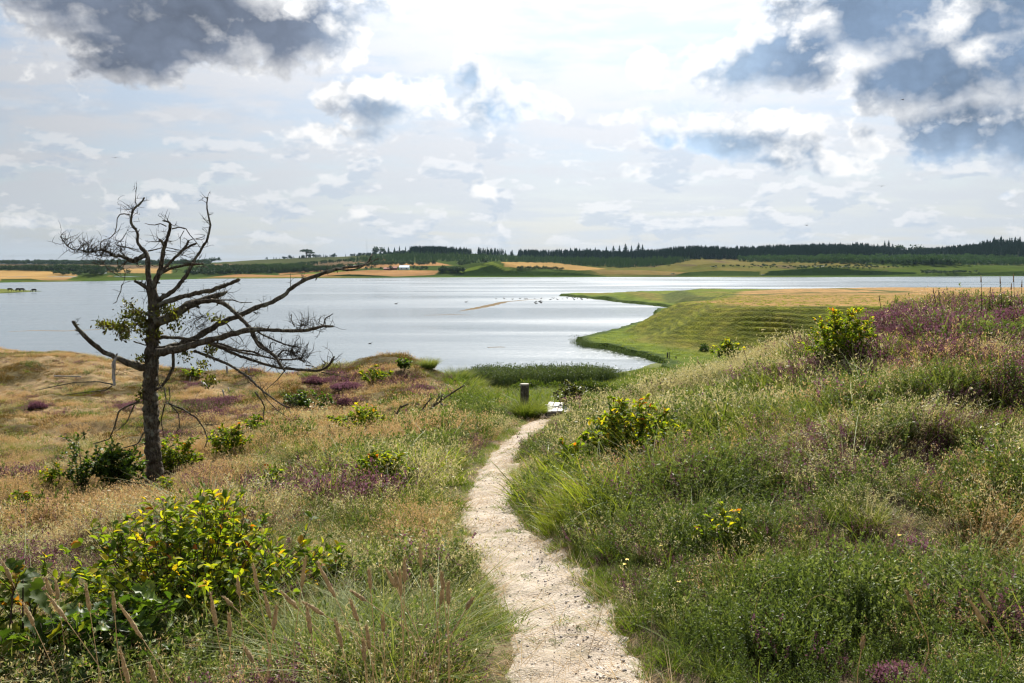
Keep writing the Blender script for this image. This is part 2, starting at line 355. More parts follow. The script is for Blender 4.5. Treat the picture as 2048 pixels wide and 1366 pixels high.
def b_ground(g):
    p = wpos(g); c = g.v('MULTIPLY', attr(g, 'Col').outputs['Color'], (.75,) * 3); n = g.noise(p, 3., 6, .65); n2 = g.noise(p, 40., 4, .65)
    c = g.mix(g.ss(n, .35, .7), g.v('MULTIPLY', c, (.62, .60, .60)), g.v('MULTIPLY', c, (1.3, 1.28, 1.2)))
    c = g.mix(g.m('MULTIPLY', g.ss(n2, .4, .65), .5), c, (.05, .035, .02))
    return princ(g, c, .95, .1, (g.m('ADD', n, g.m('MULTIPLY', n2, .3)), .8, .08))
M['ground'] = mat('heath_soil', b_ground)
def b_mid(g):
    p = wpos(g); c = g.v('MULTIPLY', attr(g, 'Col').outputs['Color'], (.82, .74, .72)); n = g.noise(p, .35, 6, .65); n2 = g.noise(p, 2.2, 4, .65); n3 = g.noise(g.v('MULTIPLY', p, (.05, .25, .5)), 1., 4, .6)
    c = g.mix(g.ss(n, .35, .68), g.v('MULTIPLY', c, (.70, .74, .72)), g.v('MULTIPLY', c, (1.3, 1.22, 1.15)))
    c = g.mix(g.m('MULTIPLY', g.ss(n2, .45, .68), .3), c, g.v('MULTIPLY', c, (.5, .55, .5)))
    return princ(g, c, .95, .04, (g.m('ADD', n2, n), 1.0, .5))
M['mid'] = mat('pasture_turf', b_mid)
def b_far(g):
    p = wpos(g); c = g.v('MULTIPLY', attr(g, 'Col').outputs['Color'], (.50, .52, .46)); n = g.noise(g.v('MULTIPLY', p, (1., .6, 1.)), .012, 6, .65); n2 = g.noise(g.v('MULTIPLY', p, (.8, .12, 1.)), .08, 5, .7)
    c = g.mix(g.ss(n, .35, .68), g.v('MULTIPLY', c, (.80, .80, .80)), g.v('MULTIPLY', c, (1.15, 1.12, 1.08)))
    c = g.mix(g.m('MULTIPLY', g.ss(n2, .5, .7), .4), c, g.v('MULTIPLY', c, (.60, .62, .6)))
    return princ(g, c, 1., .0, (n2, .8, 3.))
M['far'] = mat('far_fields_and_heath', b_far)
def b_water(g):
    p = wpos(g)
    n1 = g.noise(g.v('MULTIPLY', p, (.75, 1.5, 1.)), 1.0, 4, .6); n2 = g.noise(g.v('MULTIPLY', p, (.12, .45, 1.)), .5, 4, .55)
    pat = g.noise(g.v('MULTIPLY', p, (.006, .022, 1.)), 1., 5, .6, .4)
    ro = g.ss(pat, .35, .65, .12, .27)
    pr = g.n('ShaderNodeBsdfPrincipled'); g.put(pr.inputs['Base Color'], (.12, .15, .17)); g.put(pr.inputs['Roughness'], ro); pr.inputs['IOR'].default_value = 1.33
    b = g.n('ShaderNodeBump'); g.put(b.inputs['Strength'], g.ss(pat, .38, .6, .45, .85)); b.inputs['Distance'].default_value = .26
    g.put(b.inputs['Height'], g.m('ADD', g.m('MULTIPLY', n1, .55), n2)); g.nt.links.new(b.outputs[0], pr.inputs['Normal'])
    return pr.outputs[0]
M['water'] = mat('rippled_lake_water', b_water)
def simple(name, col, rough=.8, spec=.3, nz=.15, sc=3.):
    def b(g):
        n = g.noise(wpos(g), sc, 4, .6); return princ(g, g.mix(g.ss(n, .3, .7), tuple(x * (1 - nz) for x in col), tuple(x * (1 + nz) for x in col)), rough, spec)
    return mat(name, b)
M['mud'] = simple('wet_mud', (.17, .13, .085), 1., .0, .35, 1.5)
M['stone'] = simple('path_pebble', (.24, .22, .21), .8, .3, .5, 30.)
M['pebble_pale'] = simple('pale_flint', (.55, .52, .48), .6, .4, .3, 30.)
M['bird'] = simple('bird_plumage', (.04, .035, .03)); M['cow'] = simple('cow_hide', (.03, .025, .02))
M['wall_white'] = simple('white_render', (.72, .72, .70)); M['wall_red'] = simple('red_brick_wall', (.20, .07, .045)); M['roof_blue'] = simple('pale_blue_sheet_roof', (.46, .60, .72)); M['roof_grey'] = simple('grey_roof', (.22, .20, .2)); M['roof_red'] = simple('red_tile_roof', (.24, .075, .05)); M['glass_roof'] = simple('greenhouse_roof', (.75, .78, .80), .4, .5)
M['steel'] = simple('galvanised_mast', (.30, .31, .33), .5); M['window'] = simple('dark_window', (.03, .035, .04), .2, .5); M['door'] = simple('dark_barn_door', (.08, .07, .06))
M['petal'] = simple('yellow_petals', (.80, .55, .03), .6); M['cut'] = simple('pale_cut_wood', (.40, .36, .30), .8)

# ------------------------------------------------------------------ near terrain (dune, valley, far dune ridge, lake margin)
COLS = {  # slope column (photo px at the horizon) : [(distance, height above eye)]
 -900: [(1,-1.9),(4.5,-2.3),(7,-2.6),(10,-3.0),(15,-3.4),(20,-3.7),(30,-4.4),(38,-4.6),(46,-4.3),(55,-5.5),(70,-9),(90,-12.3),(125,-14)],
 0:    [(1,-1.8),(4.5,-2.2),(7,-2.5),(10,-2.9),(15,-3.35),(18,-3.55),(24,-4.15),(30,-4.65),(37,-4.75),(42,-4.4),(47,-4.3),(52,-4.9),(62,-7.5),(80,-11.5),(95,-13),(125,-14)],
 200:  [(1,-1.75),(4.5,-2.15),(7,-2.45),(10,-2.85),(15,-3.3),(19,-3.6),(24,-4.1),(30,-4.6),(37,-4.8),(42,-4.5),(46,-4.4),(52,-5.2),(62,-7.8),(80,-11.5),(95,-13),(125,-14)],
 330:  [(1,-1.75),(4.5,-2.12),(7,-2.38),(10,-2.75),(15,-3.26),(20,-3.7),(26,-4.2),(32,-4.65),(38,-4.85),(44,-4.85),(50,-5.6),(60,-7.8),(80,-11.8),(95,-13),(125,-14)],
 600:  [(1,-1.72),(4.5,-2.05),(7,-2.25),(10,-2.55),(15,-3.05),(20,-3.6),(26,-4.2),(32,-4.6),(37,-4.75),(42,-4.75),(48,-5.7),(60,-8.2),(80,-11.8),(95,-13),(125,-14)],
 800:  [(1,-1.7),(4.5,-1.98),(7,-2.12),(10,-2.4),(14,-2.8),(18,-3.05),(22,-3.5),(27,-4.0),(33,-4.4),(39,-4.45),(42,-4.45),(47,-5.4),(60,-8.2),(80,-11.5),(94,-12.1),(125,-13.5)],
 900:  [(1,-1.68),(4.5,-1.95),(7,-2.08),(10,-2.34),(14,-2.66),(18,-2.95),(21,-3.3),(26,-3.95),(32,-4.35),(38,-4.55),(41,-4.75),(46,-6.),(60,-8.4),(80,-11.2),(94,-11.8),(102,-12.08),(112,-12.6),(125,-13)],
 1000: [(1,-1.65),(4.5,-1.94),(7,-2.08),(10,-2.33),(13,-2.56),(17.5,-2.98),(21,-3.35),(25,-3.75),(29,-4.1),(33,-4.4),(36,-4.75),(42,-6.1),(60,-8.4),(80,-11.1),(94,-11.75),(102,-12.05),(112,-12.5),(125,-13)],
 1080: [(1,-1.63),(4.5,-1.93),(7,-2.07),(10,-2.31),(13,-2.53),(17.5,-2.95),(21,-3.32),(25,-3.72),(28,-4.1),(35,-5.0),(45,-6.2),(60,-7.9),(80,-10.7),(94,-11.7),(103,-12.05),(113,-12.4),(125,-12.8)],
 1150: [(1,-1.6),(4.5,-1.9),(6,-1.95),(8,-1.98),(11,-2.15),(14,-2.4),(17.5,-2.72),(21,-3.2),(25,-3.72),(28,-4.15),(35,-5.2),(45,-6.4),(60,-8.0),(80,-10.6),(94,-11.65),(105,-12.05),(114,-12.4),(125,-12.8)],
 1280: [(1,-1.6),(4.5,-1.84),(6.5,-1.82),(9,-1.84),(12,-1.98),(15,-2.2),(18,-2.5),(22,-3.3),(28,-4.9),(38,-6.8),(60,-9.2),(85,-11.0),(105,-11.75),(118,-12.05),(125,-12.3)],
 1430: [(1,-1.55),(4.5,-1.78),(7,-1.74),(10,-1.76),(14,-1.88),(18,-2.1),(22,-3.0),(28,-5.0),(38,-7.2),(60,-9.6),(85,-10.9),(110,-11.25),(125,-11.35)],
 1650: [(1,-1.5),(4.5,-1.72),(7,-1.6),(10,-1.52),(14,-1.48),(17,-1.55),(20,-2.0),(26,-3.8),(38,-6.6),(60,-9.2),(85,-10.6),(110,-11.1),(125,-11.2)],
 1870: [(1,-1.45),(4.5,-1.66),(7,-1.46),(10,-1.2),(14,-.98),(17,-.88),(20,-1.0),(26,-2.6),(38,-5.6),(60,-8.5),(85,-10.2),(125,-11)],
 2080: [(1,-1.4),(4.5,-1.6),(7,-1.38),(10,-1.12),(14,-.95),(18,-.88),(22,-1.0),(30,-3.0),(42,-6.0),(60,-8.5),(85,-10.2),(125,-11)],
 2900: [(1,-1.2),(4.5,-1.4),(7,-1.2),(10,-1.0),(14,-.9),(20,-.9),(26,-1.4),(36,-4.0),(50,-7.0),(70,-9.5),(125,-11)],
}
T_N, D_N, D0, D1 = 760, 520, 1.0, 125.0
tg = np.linspace(-1.15, 1.15, T_N); lg = np.linspace(math.log(D0), math.log(D1), D_N); dg = np.exp(lg)
_cp = sorted(COLS); _ct = np.array([(p - CX) / F for p in _cp])
_prof = np.stack([np.interp(lg, np.log([a for a, _ in COLS[p]]), [b for _, b in COLS[p]]) for p in _cp])   # col, d
def smooth1(a, ax, k):
    w = np.hanning(2 * k + 1); w /= w.sum(); pad = [(0, 0), (0, 0)]; pad[ax] = (k, k)
    return np.apply_along_axis(lambda r: np.convolve(r, w, 'valid'), ax, np.pad(a, pad, 'edge'))
Zg = np.stack([np.interp(tg, _ct, _prof[:, j]) for j in range(D_N)])          # d, t
Zg = smooth1(smooth1(Zg, 1, 9), 0, 6)
TT, DD = np.meshgrid(tg, dg); XX, YY = TT * DD, DD
# the path: centre line and half width in world metres
path_px = [(1200, 1500), (1172, 1400), (1158, 1340), (1118, 1240), (1072, 1160), (1020, 1090), (995, 1040), (980, 990), (986, 950), (1004, 915), (1034, 880), (1062, 858), (1078, 840), (1102, 836)]
def zg_raw(x, y):
    y = np.maximum(np.asarray(y, float), D0); t = np.clip((np.asarray(x, float) / y - tg[0]) / (tg[1] - tg[0]), 0, T_N - 1.001)
    r = np.clip((np.log(y) - lg[0]) / (lg[1] - lg[0]), 0, D_N - 1.001)
    i, j = r.astype(int), t.astype(int); a, b = r - i, t - j
    return EYE + (Zg[i, j] * (1 - b) + Zg[i, j + 1] * b) * (1 - a) + (Zg[i + 1, j] * (1 - b) + Zg[i + 1, j + 1] * b) * a
def hit(px, py, zf=zg_raw, dmin=1.5, dmax=120):
    a, b, c = ray(px, py); ds = np.exp(np.linspace(math.log(dmin), math.log(dmax), 1500))
    x, y, z = a / b * ds, ds, EYE + c / b * ds
    k = np.nonzero(z <= zf(x, y))[0]
    i = k[0] if len(k) else len(ds) - 1
    return Vector((x[i], y[i], float(zf(x[i:i + 1], y[i:i + 1])[0])))
path_w = [hit(*p) for p in path_px]
pl = np.array([(v.x, v.y) for v in path_w]); PATH = [tuple(p) for p in pl]
def path_half(y): return np.interp(y, [3, 4.6, 6, 8, 10.5, 13, 18, 24], [.38, .34, .30, .31, .26, .23, .24, .26])
pd = seg_dist(XX, YY, PATH)
ppx0 = CX + F * TT
bump = fbm(XX * 1.1, YY * 1.1, 4, 3) * .10 + fbm(XX * .28, YY * .28, 3, 9) * .16 + fbm(XX * .11, YY * .11, 2, 21) * .35 * sstep(YY, 22, 40) * (1 - sstep(YY, 60, 90))
hum = fbm(XX * .21, YY * .17, 3, 23); bump += (np.abs(hum) * -1.3 + .32) * sstep(YY, 17, 30) * (1 - sstep(YY, 50, 60)) * (1 - sstep(TT, -.06, .0)) * .75
hm2 = fbm(XX * .62, YY * .62, 3, 27); bump += (.28 - np.abs(hm2) * 1.15) * .42 * sstep(pd, .4, 1.4) * sstep(YY, 3.5, 6) * (1 - sstep(YY, 22, 30))
damp = sstep(pd, .25, 1.6) * (.35 + .65 * sstep(YY, 2, 8)) * (1 - sstep(YY, 85, 105) * .7)
bump += .42 * np.exp(-((ppx0 - 790) / 90) ** 2 - ((YY - 41) / 4.5) ** 2) - .35 * np.exp(-((ppx0 - 640) / 90) ** 2 - ((YY - 33) / 4) ** 2) + .3 * np.exp(-((ppx0 - 100) / 130) ** 2 - ((YY - 45) / 4) ** 2)
Zg += bump * damp
Zg -= (1 - sstep(pd, path_half(YY) * .75, path_half(YY) * 1.5)) * .05 * (YY < 26)
Zg += fbm(XX * 7, YY * 7, 2, 33) * .012
zg = zg_raw
# ground colour by land cover (soil, litter and low moss under the plants)
gc = np.zeros(XX.shape + (3,)); gc[:] = (.085, .062, .034)
ppx, ppy = project(XX, YY, EYE + Zg)
left_far = sstep(YY, 12, 24) * (1 - sstep(ppx, 930, 1040))
n = (fbm(XX * .35, YY * .35, 3, 207) + .3 * fbm(XX * 1.3, YY * 1.3, 3, 41))[..., None]
tan = np.array((.38, .27, .14)); ol = np.array((.11, .085, .025))
lf = np.where(n > 0, tan, ol) * sstep(np.abs(n), 0, .15) + (tan + ol) / 2 * (1 - sstep(np.abs(n), 0, .15))
gc = gc * (1 - left_far[..., None]) + lf * left_far[..., None]
low = sstep(YY, 30, 45) * sstep(ppx, 900, 1000)
gc = gc * (1 - low[..., None]) + np.array((.15, .19, .035)) * low[..., None]
pv = (1 - sstep(pd, path_half(YY) * .9, path_half(YY) * 1.6)) * (YY < 27); gc = gc * (1 - pv[..., None]) + np.array((.26, .20, .12)) * pv[..., None]
V = np.stack([XX, YY, EYE + Zg], -1).reshape(-1, 3)
g_me = mesh_np('heath_ground', V, grid_faces(D_N, T_N), colors={'Col': gc.reshape(-1, 3)})
tag(obj('ground', g_me, M['ground']), 'heath and dune soil under the plants', kind='structure')

# the path itself: one draped strip
seg = np.concatenate([[0], np.cumsum(np.hypot(*np.diff(pl, axis=0).T))]); L = seg[-1]
ns = 560; s_ = np.linspace(0, L, ns)
def smooth_line(v): return np.convolve(np.pad(np.interp(s_, seg, v), 22, 'edge'), np.hanning(45) / np.hanning(45).sum(), 'valid')
cxl, cyl = smooth_line(pl[:, 0]), smooth_line(pl[:, 1])
tx, ty = np.gradient(cxl), np.gradient(cyl); ln = np.hypot(tx, ty); nx, ny = ty / ln, -tx / ln
CENTRE = [(float(a), float(b)) for a, b in zip(cxl[::8], cyl[::8])]
nc = 27; q = np.linspace(-1, 1, nc)
rag_l = 1 + .34 * fbm(s_ * 2.2, s_ * 0, 4, 51) ; rag_r = 1 + .34 * fbm(s_ * 2.2, s_ * 0, 4, 57)
hw = path_half(cyl)[:, None] * np.where(q[None, :] < 0, rag_l[:, None], rag_r[:, None])
px_ = cxl[:, None] + nx[:, None] * q[None] * hw; py_ = cyl[:, None] + ny[:, None] * q[None] * hw
pz_ = zg(px_, py_) + .028 * (1 - q[None] ** 6) - .012 * np.abs(q[None]) ** 6 + fbm(px_ * 4, py_ * 4, 3, 60) * .022 + fbm(px_ * 10, py_ * 10, 3, 61) * .014 + fbm(px_ * 30, py_ * 30, 2, 63) * .005
tag(obj('path', mesh_np('path', np.stack([px_, py_, pz_], -1).reshape(-1, 3), grid_faces(ns, nc)), M['sand']), 'narrow trodden sandy path winding down to the lake', kind='structure')

# ------------------------------------------------------------------ headland between the two arms of the lake
def w2(px, py, z=0.0): v = at_z(px, py, z); return (v.x, v.y)
coast = [w2(1318, 729), w2(1300, 721), w2(1268, 713), w2(1240, 707), w2(1205, 699), w2(1178, 693), w2(1158, 687), w2(1170, 680), w2(1205, 672), w2(1245, 665)]
c0 = coast[-1]
coast += [(c0[0] + 4, c0[1] + 18), (c0[0] + 14, c0[1] + 45), (38, 262), w2(1375, 618)]
coast += [w2(1340, 615.5), w2(1300, 611), w2(1255, 606), w2(1200, 599), w2(1160, 595), w2(1120, 592), w2(1140, 589.5), w2(1200, 589), w2(1290, 585), (110, 455), (200, 450), (420, 440), (420, 90), (45, 90), (20, 100), (17, 112)]
HT, HD = 380, 820
ht = np.linspace(.03, .95, HT); hd = np.exp(np.linspace(math.log(104), math.log(480), HD))
HTm, HDm = np.meshgrid(ht, hd); HX, HY_ = HTm * HDm, HDm
sd = sdf(HX, HY_, coast) + fbm(HX * .12, HY_ * .12, 3, 71) * 1.6
hill = [w2(1246, 668, .3), w2(1275, 677, .5), w2(1310, 686, .6), w2(1360, 692, .8), w2(1430, 698, .8), w2(1520, 700, .8), w2(1650, 700, .9), (140, 140), (230, 128), (430, 150), (430, 430), (150, 420), (95, 380), (62, 320), (50, 275), (40, 230), (30, 196)]
sh_ = sdf(HX, HY_, hill) + fbm(HX * .09, HY_ * .09, 3, 77) * 1.2
plate = np.interp(HD and HDm, [110, 158, 200, 260, 320, 400, 480], [5.4, 5.15, 4.5, 3.4, 2.6, 1.9, 1.2])
ramp_ = sstep(sh_, -1.0, 10.5) * .45 + np.clip((sh_ + .5) / 10., 0, 1) * .55
base = np.where(sd < 0, np.maximum(sd * .12, -2.), .18 + .55 * sstep(sd, 0, 9) + .25 * sstep(sd, 9, 40))
terr = np.clip(np.sin((base + plate * ramp_) * 2 * PI / .62 + 7.0 * fbm(HX * .07, HY_ * .11, 4, 81)), -.6, 1) * .13 * sstep(sh_, .5, 3) * (1 - sstep(sh_, 8, 11)) * 1.9 * np.clip(vnoise(HX * .11, HY_ * .22, 83) - .12, 0, 1) ** 1.5
hz_ = base + plate * ramp_ + terr + fbm(HX * .4, HY_ * .4, 4, 85) * .07 * sstep(sd, 0, 4) + fbm(HX * .06, HY_ * .06, 3, 87) * .5 * sstep(sh_, 4, 25)
md = np.hypot((HX - at_z(1285, 598, 1).x) / 16, (HY_ - 345) / 22); hz_ += 1.9 * np.exp(-md ** 2 * 1.4) * (sd > 0)
# the spit's grassy bank facing the bay
spit = [w2(1330, 606, .8), w2(1395, 611, .8), w2(1480, 612, 1.5), (130, 290), (130, 400), (70, 400), (54, 370)]
ssp = sdf(HX, HY_, spit); hz_ = np.maximum(hz_, np.where(sd > 0, .7 + 2.0 * sstep(ssp, 0, 9) + fbm(HX * .15, HY_ * .15, 3, 88) * .3, -9))
nn = fbm(HX * .07, HY_ * .035, 4, 91)[..., None]; nn2 = fbm(HX * .25, HY_ * .12, 4, 93)[..., None]
def lerp(a, b, f): return a * (1 - f) + np.array(b) * f
hc = np.zeros(HX.shape + (3,)); hc[:] = (.20, .19, .045)
hc = lerp(hc, (.14, .20, .02), sstep(nn, -.35, .2))
hc = lerp(hc, (.13, .20, .018), (1 - sstep(sd, 4, 11))[..., None]); hc = lerp(hc, (.055, .10, .02), (1 - sstep(sd, .6, 2.2))[..., None])
face = (sstep(sh_, -1, 2) * (1 - sstep(sh_, 9.5, 13)))[..., None]; hc = lerp(hc, (.125, .155, .014), face); hc = lerp(hc, (.20, .19, .035), face * sstep(nn2, 0, .4) * .6)
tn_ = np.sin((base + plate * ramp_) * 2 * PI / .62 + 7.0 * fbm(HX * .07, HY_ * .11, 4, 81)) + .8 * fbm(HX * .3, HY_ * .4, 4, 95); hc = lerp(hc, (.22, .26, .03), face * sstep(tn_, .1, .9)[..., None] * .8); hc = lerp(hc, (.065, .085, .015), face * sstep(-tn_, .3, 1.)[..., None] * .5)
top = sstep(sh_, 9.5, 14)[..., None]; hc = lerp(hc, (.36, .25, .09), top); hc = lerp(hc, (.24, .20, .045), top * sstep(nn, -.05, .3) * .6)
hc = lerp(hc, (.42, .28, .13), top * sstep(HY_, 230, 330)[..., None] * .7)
fs = (sstep(ssp, -1, 2) * (1 - sstep(ssp, 8, 12)))[..., None]; hc = lerp(hc, (.075, .11, .025), fs * .85)
keep = (hz_ > -1.9)
hgrid = grid_faces(HD, HT); kf = keep.ravel()[hgrid].any(1)
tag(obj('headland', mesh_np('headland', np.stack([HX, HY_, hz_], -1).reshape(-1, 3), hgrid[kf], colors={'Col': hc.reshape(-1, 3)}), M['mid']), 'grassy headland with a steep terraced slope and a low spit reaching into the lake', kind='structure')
def zh(x, y):
    x = np.asarray(x, float); y = np.asarray(y, float)
    t = np.clip((x / y - ht[0]) / (ht[1] - ht[0]), 0, HT - 1.001); r = np.clip((np.log(y) - math.log(104)) / (math.log(480 / 104) / (HD - 1)), 0, HD - 1.001)
    i, j = r.astype(int), t.astype(int); a, b = r - i, t - j
    return (hz_[i, j] * (1 - b) + hz_[i, j + 1] * b) * (1 - a) + (hz_[i + 1, j] * (1 - b) + hz_[i + 1, j + 1] * b) * a

# little grazed islet at the left
isl = [w2(-160, 588), w2(-40, 588), w2(20, 586), w2(62, 583.6), w2(84, 582.6), w2(50, 580.6), w2(0, 579.5), w2(-160, 577)]
ix = np.linspace(min(p[0] for p in isl) - 5, max(p[0] for p in isl) + 3, 160); iy = np.linspace(min(p[1] for p in isl) - 5, max(p[1] for p in isl) + 5, 90)
IX, IY = np.meshgrid(ix, iy); si = sdf(IX, IY, isl); iz = np.where(si < 0, np.maximum(si * .2, -1), .1 + 1.1 * sstep(si, 0, 18) + fbm(IX * .1, IY * .1, 3, 5) * .15)
ic = np.zeros(IX.shape + (3,)); ic[:] = (.15, .19, .04); ic = lerp(ic, (.06, .09, .02), (1 - sstep(si, 0, 4))[..., None])
tag(obj('islet_ground', mesh_np('islet_ground', np.stack([IX, IY, iz], -1).reshape(-1, 3), grid_faces(90, 160), colors={'Col': ic.reshape(-1, 3)}), M['mid']), 'low green tongue of land in the lake', kind='structure')
# lake
wv = np.array([(-9000, 60, 0), (9000, 60, 0), (9000, 9000, 0), (-9000, 9000, 0)], float)
tag(obj('water', mesh_np('water', wv, np.array([[0, 1, 2, 3]])), M['water']), 'wide lake ruffled by the breeze', kind='structure')
# mud bars and weed mats breaking the surface
def bar(pts, wpx, hgt=.05):
    P = [at_z(px, py, 0) for px, py in pts]; out = []
    n_ = 60; seg_ = np.linspace(0, len(P) - 1, n_)
    xs = np.interp(seg_, range(len(P)), [p.x for p in P]); ys = np.interp(seg_, range(len(P)), [p.y for p in P]); ws = np.interp(seg_, range(len(wpx)), wpx)
    ws = ws * (1 + .5 * fbm(xs * .3, ys * .3, 3, 7)); k = np.linspace(-1, 1, 7)
    dx, dy = np.gradient(xs), np.gradient(ys); l_ = np.hypot(dx, dy); ox, oy = dy / l_, -dx / l_
    X = xs[:, None] + ox[:, None] * k * ws[:, None]; Y = ys[:, None] + oy[:, None] * k * ws[:, None]
    Z = hgt * (1 - k[None] ** 2 * 2.2) * (.6 + 1.0 * vnoise(X * .35, Y * .35, 3) ) - .02
    return mesh_np('mud_bar', np.stack([X, Y, Z], -1).reshape(-1, 3), grid_faces(n_, 7))
for pts, w_, lb in [([(918, 622.5), (945, 618), (970, 613), (992, 608), (1010, 603.5), (1050, 600), (1088, 597.8)], (.4, 2.6, 3.2, 2.8, 2.0, 1.4, .5), 'long curved brown mud bar beyond the bay, where birds gather'),
                    ([(850, 630.5), (905, 629), (940, 630)], (.3, 1.1, .3), 'short thin mud bar left of the long curved one'),
                    ([(975, 695), (1000, 694), (1010, 694.5)], (.2, .7, .2), 'small pale weed mat in the middle of the bay'),
                    ([(10, 664), (70, 661), (130, 662), (200, 659)], (.3, 1., 1.4, .3), 'low mud bar left of the dead tree'),
                    ([(590, 744), (650, 737), (720, 733), (770, 737)], (.5, 1.6, 1.0, .3), 'muddy shallows just beyond the dune ridge')]:
    tag(obj('mud_bar', bar(pts, w_), M['mud']), lb, 'mud bar', 'mud bars showing in the lake')

# ------------------------------------------------------------------ far shore
FC = {  # px : shoreline row, then ground rows at fixed distances
 -1100: (566, [556, 546, 541, 537, 533, 530, 528]), 0: (565, [553, 545, 540, 537, 533, 530, 527.5]), 200: (562, [555, 546, 540, 536, 532, 529.5, 527]), 420: (557.2, [553, 547, 540, 533, 529, 527, 527]),
 600: (556.3, [551, 545.5, 540, 531, 523, 516, 520]), 740: (555.8, [550.5, 543, 535, 525, 516, 508, 512]), 860: (555, [551, 542, 532, 525, 516, 506, 511]), 980: (554.5, [550, 541, 534, 526, 516, 506, 508]),
 1200: (554, [551, 544, 537, 529, 518, 509, 510]), 1400: (554, [551, 541, 533, 526, 514, 507, 508]), 1600: (554, [550, 540, 530, 524, 511, 504, 506]), 1800: (553.4, [549, 541, 531, 527, 515, 508, 508]),
 2048: (552, [548, 540, 532, 527, 509, 497, 500]), 3200: (552, [547, 540, 532, 524, 510, 500, 502])}
FD = [1030, 1130, 1260, 1450, 1750, 2100, 3600]
RIDGE = [(-1100, 529), (0, 528), (420, 526), (500, 521), (600, 516), (700, 513), (740, 508), (800, 506), (830, 502), (870, 501), (930, 506), (946, 508), (962, 509), (1030, 512), (1090, 510), (1150, 508), (1225, 511), (1300, 510), (1345, 506), (1385, 503), (1430, 501), (1490, 506), (1530, 504), (1565, 500), (1620, 497.5), (1700, 497), (1750, 499), (1785, 507), (1850, 506), (1910, 502), (1965, 499), (2010, 495), (2060, 494), (3200, 495)]
fc = sorted(FC); ft = np.array([(p - CX) / F for p in fc])
NT_, ND_ = 820, 380
ftg = np.linspace(-1.05, 1.05, NT_); 
ys = np.interp(ftg, ft, [FC[p][0] for p in fc]); rows = np.stack([np.interp(ftg, ft, [FC[p][1][k] for p in fc]) for k in range(len(FD))])
rr_ = np.interp(ftg, [(p - CX) / F for p, _ in RIDGE], [q_ for _, q_ in RIDGE]); rows[5] = rr_; rows[4] = rr_ + 7.5 + 3 * np.sin(ftg * 23); rows[6] = rr_ + 3; rows[3] = np.maximum(rows[3], rr_ + 13)
dsh = EYE * F / (ys - HY)
s01 = np.linspace(0, 1, ND_) ** 1.6
FY = dsh[None, :] * .97 + (3600 - dsh[None, :] * .97) * s01[:, None]; FX = FY * ftg[None, :]
FZ = np.zeros(FY.shape)
for j in range(NT_):
    FZ[:, j] = np.interp(FY[:, j], [dsh[j] * .97, dsh[j], dsh[j] + 8] + FD, [-1., 0., 1.2] + [EYE - (rows[k, j] - HY) / F * FD[k] for k in range(len(FD))])
FZ = smooth1(FZ, 1, 6)
FZ += fbm(FX * .012, FY * .006, 4, 101) * 3.0 * sstep(FY, dsh[None] + 10, dsh[None] + 150) * (.25 + .75 * sstep(ftg, .03, .12)[None]) + fbm(FX * .05, FY * .03, 3, 103) * .7 * sstep(FY, dsh[None] + 5, dsh[None] + 60)
def mound(px, d, w_, dep, h, sharp=1.):
    global FZ
    r = np.hypot((FX - (px - CX) / F * d) / w_, (FY - d) / dep); FZ = FZ + h * (1 - sstep(r, 0., 1.)) ** sharp
mound(984, 1085, 56, 60, 10.8); mound(1080, 1070, 95, 40, 4.5); mound(900, 1060, 60, 40, 3); mound(1190, 1060, 60, 26, 3); mound(930, 1120, 50, 40, 6)
mound(195, 800, 26, 20, 4.2); _px = CX + F * FX / FY; _hb = np.interp(_px, [1335, 1375, 1440, 1520, 1555, 1600, 1650, 1720, 1800, 1840], [0, 2.6, 4.2, 3.2, 4.2, 5.6, 6.4, 5., 3.2, 0]) + fbm(FX * .03, FX * 0, 3, 119) * 1.2 * ((_px > 1360) & (_px < 1820))
FZ = FZ + _hb * sstep(FY, dsh[None] + 10, dsh[None] + 46) * (1 - sstep(FY, 1110, 1330))
mound(1690, 1230, 60, 60, 3.5); mound(1860, 1210, 75, 60, 6.); mound(1560, 1300, 60, 60, 3); mound(1350, 1240, 45, 55, 4); mound(1410, 1150, 40, 30, 3); mound(650, 1040, 60, 30, 2.); mound(1970, 1120, 60, 40, 3.5)
def zf(x, y):
    x = np.asarray(x, float); y = np.asarray(y, float); t = np.clip((x / y - ftg[0]) / (ftg[1] - ftg[0]), 0, NT_ - 1.001); j = t.astype(int); b = t - j
    d0 = dsh[j] * (1 - b) * .97 + dsh[j + 1] * b * .97
    s = np.clip((y - d0) / (3600 - d0), 0, 1) ** (1 / 1.6) * (ND_ - 1); s = np.clip(s, 0, ND_ - 1.001); i = s.astype(int); a = s - i
    return (FZ[i, j] * (1 - b) + FZ[i, j + 1] * b) * (1 - a) + (FZ[i + 1, j] * (1 - b) + FZ[i + 1, j + 1] * b) * a
def hitf(px, py): return hit(px, py, zf, 640, 3400)
fx_, fy_ = project(FX, FY, FZ)
fcz = np.zeros(FX.shape + (3,)); fcz[:] = (.085, .12, .04)
nr = fbm(FX * .006, FY * .004, 4, 111)[..., None]; nr2 = fbm(FX * .02, FY * .008, 4, 113)[..., None]
rt = sstep(fx_, 1150, 1230)[..., None]
heath = lerp(np.zeros(FX.shape + (3,)) + np.array((.24, .20, .08)), (.10, .14, .035), sstep(nr, -.35, .1)); heath = lerp(heath, (.17, .115, .10), sstep(nr2, .18, .5) * .8)
fcz = fcz * (1 - rt) + heath * rt
GOLD, SAL, MAU, GG = (.56, .35, .16), (.50, .28, .15), (.24, .165, .115), (.12, .13, .065)
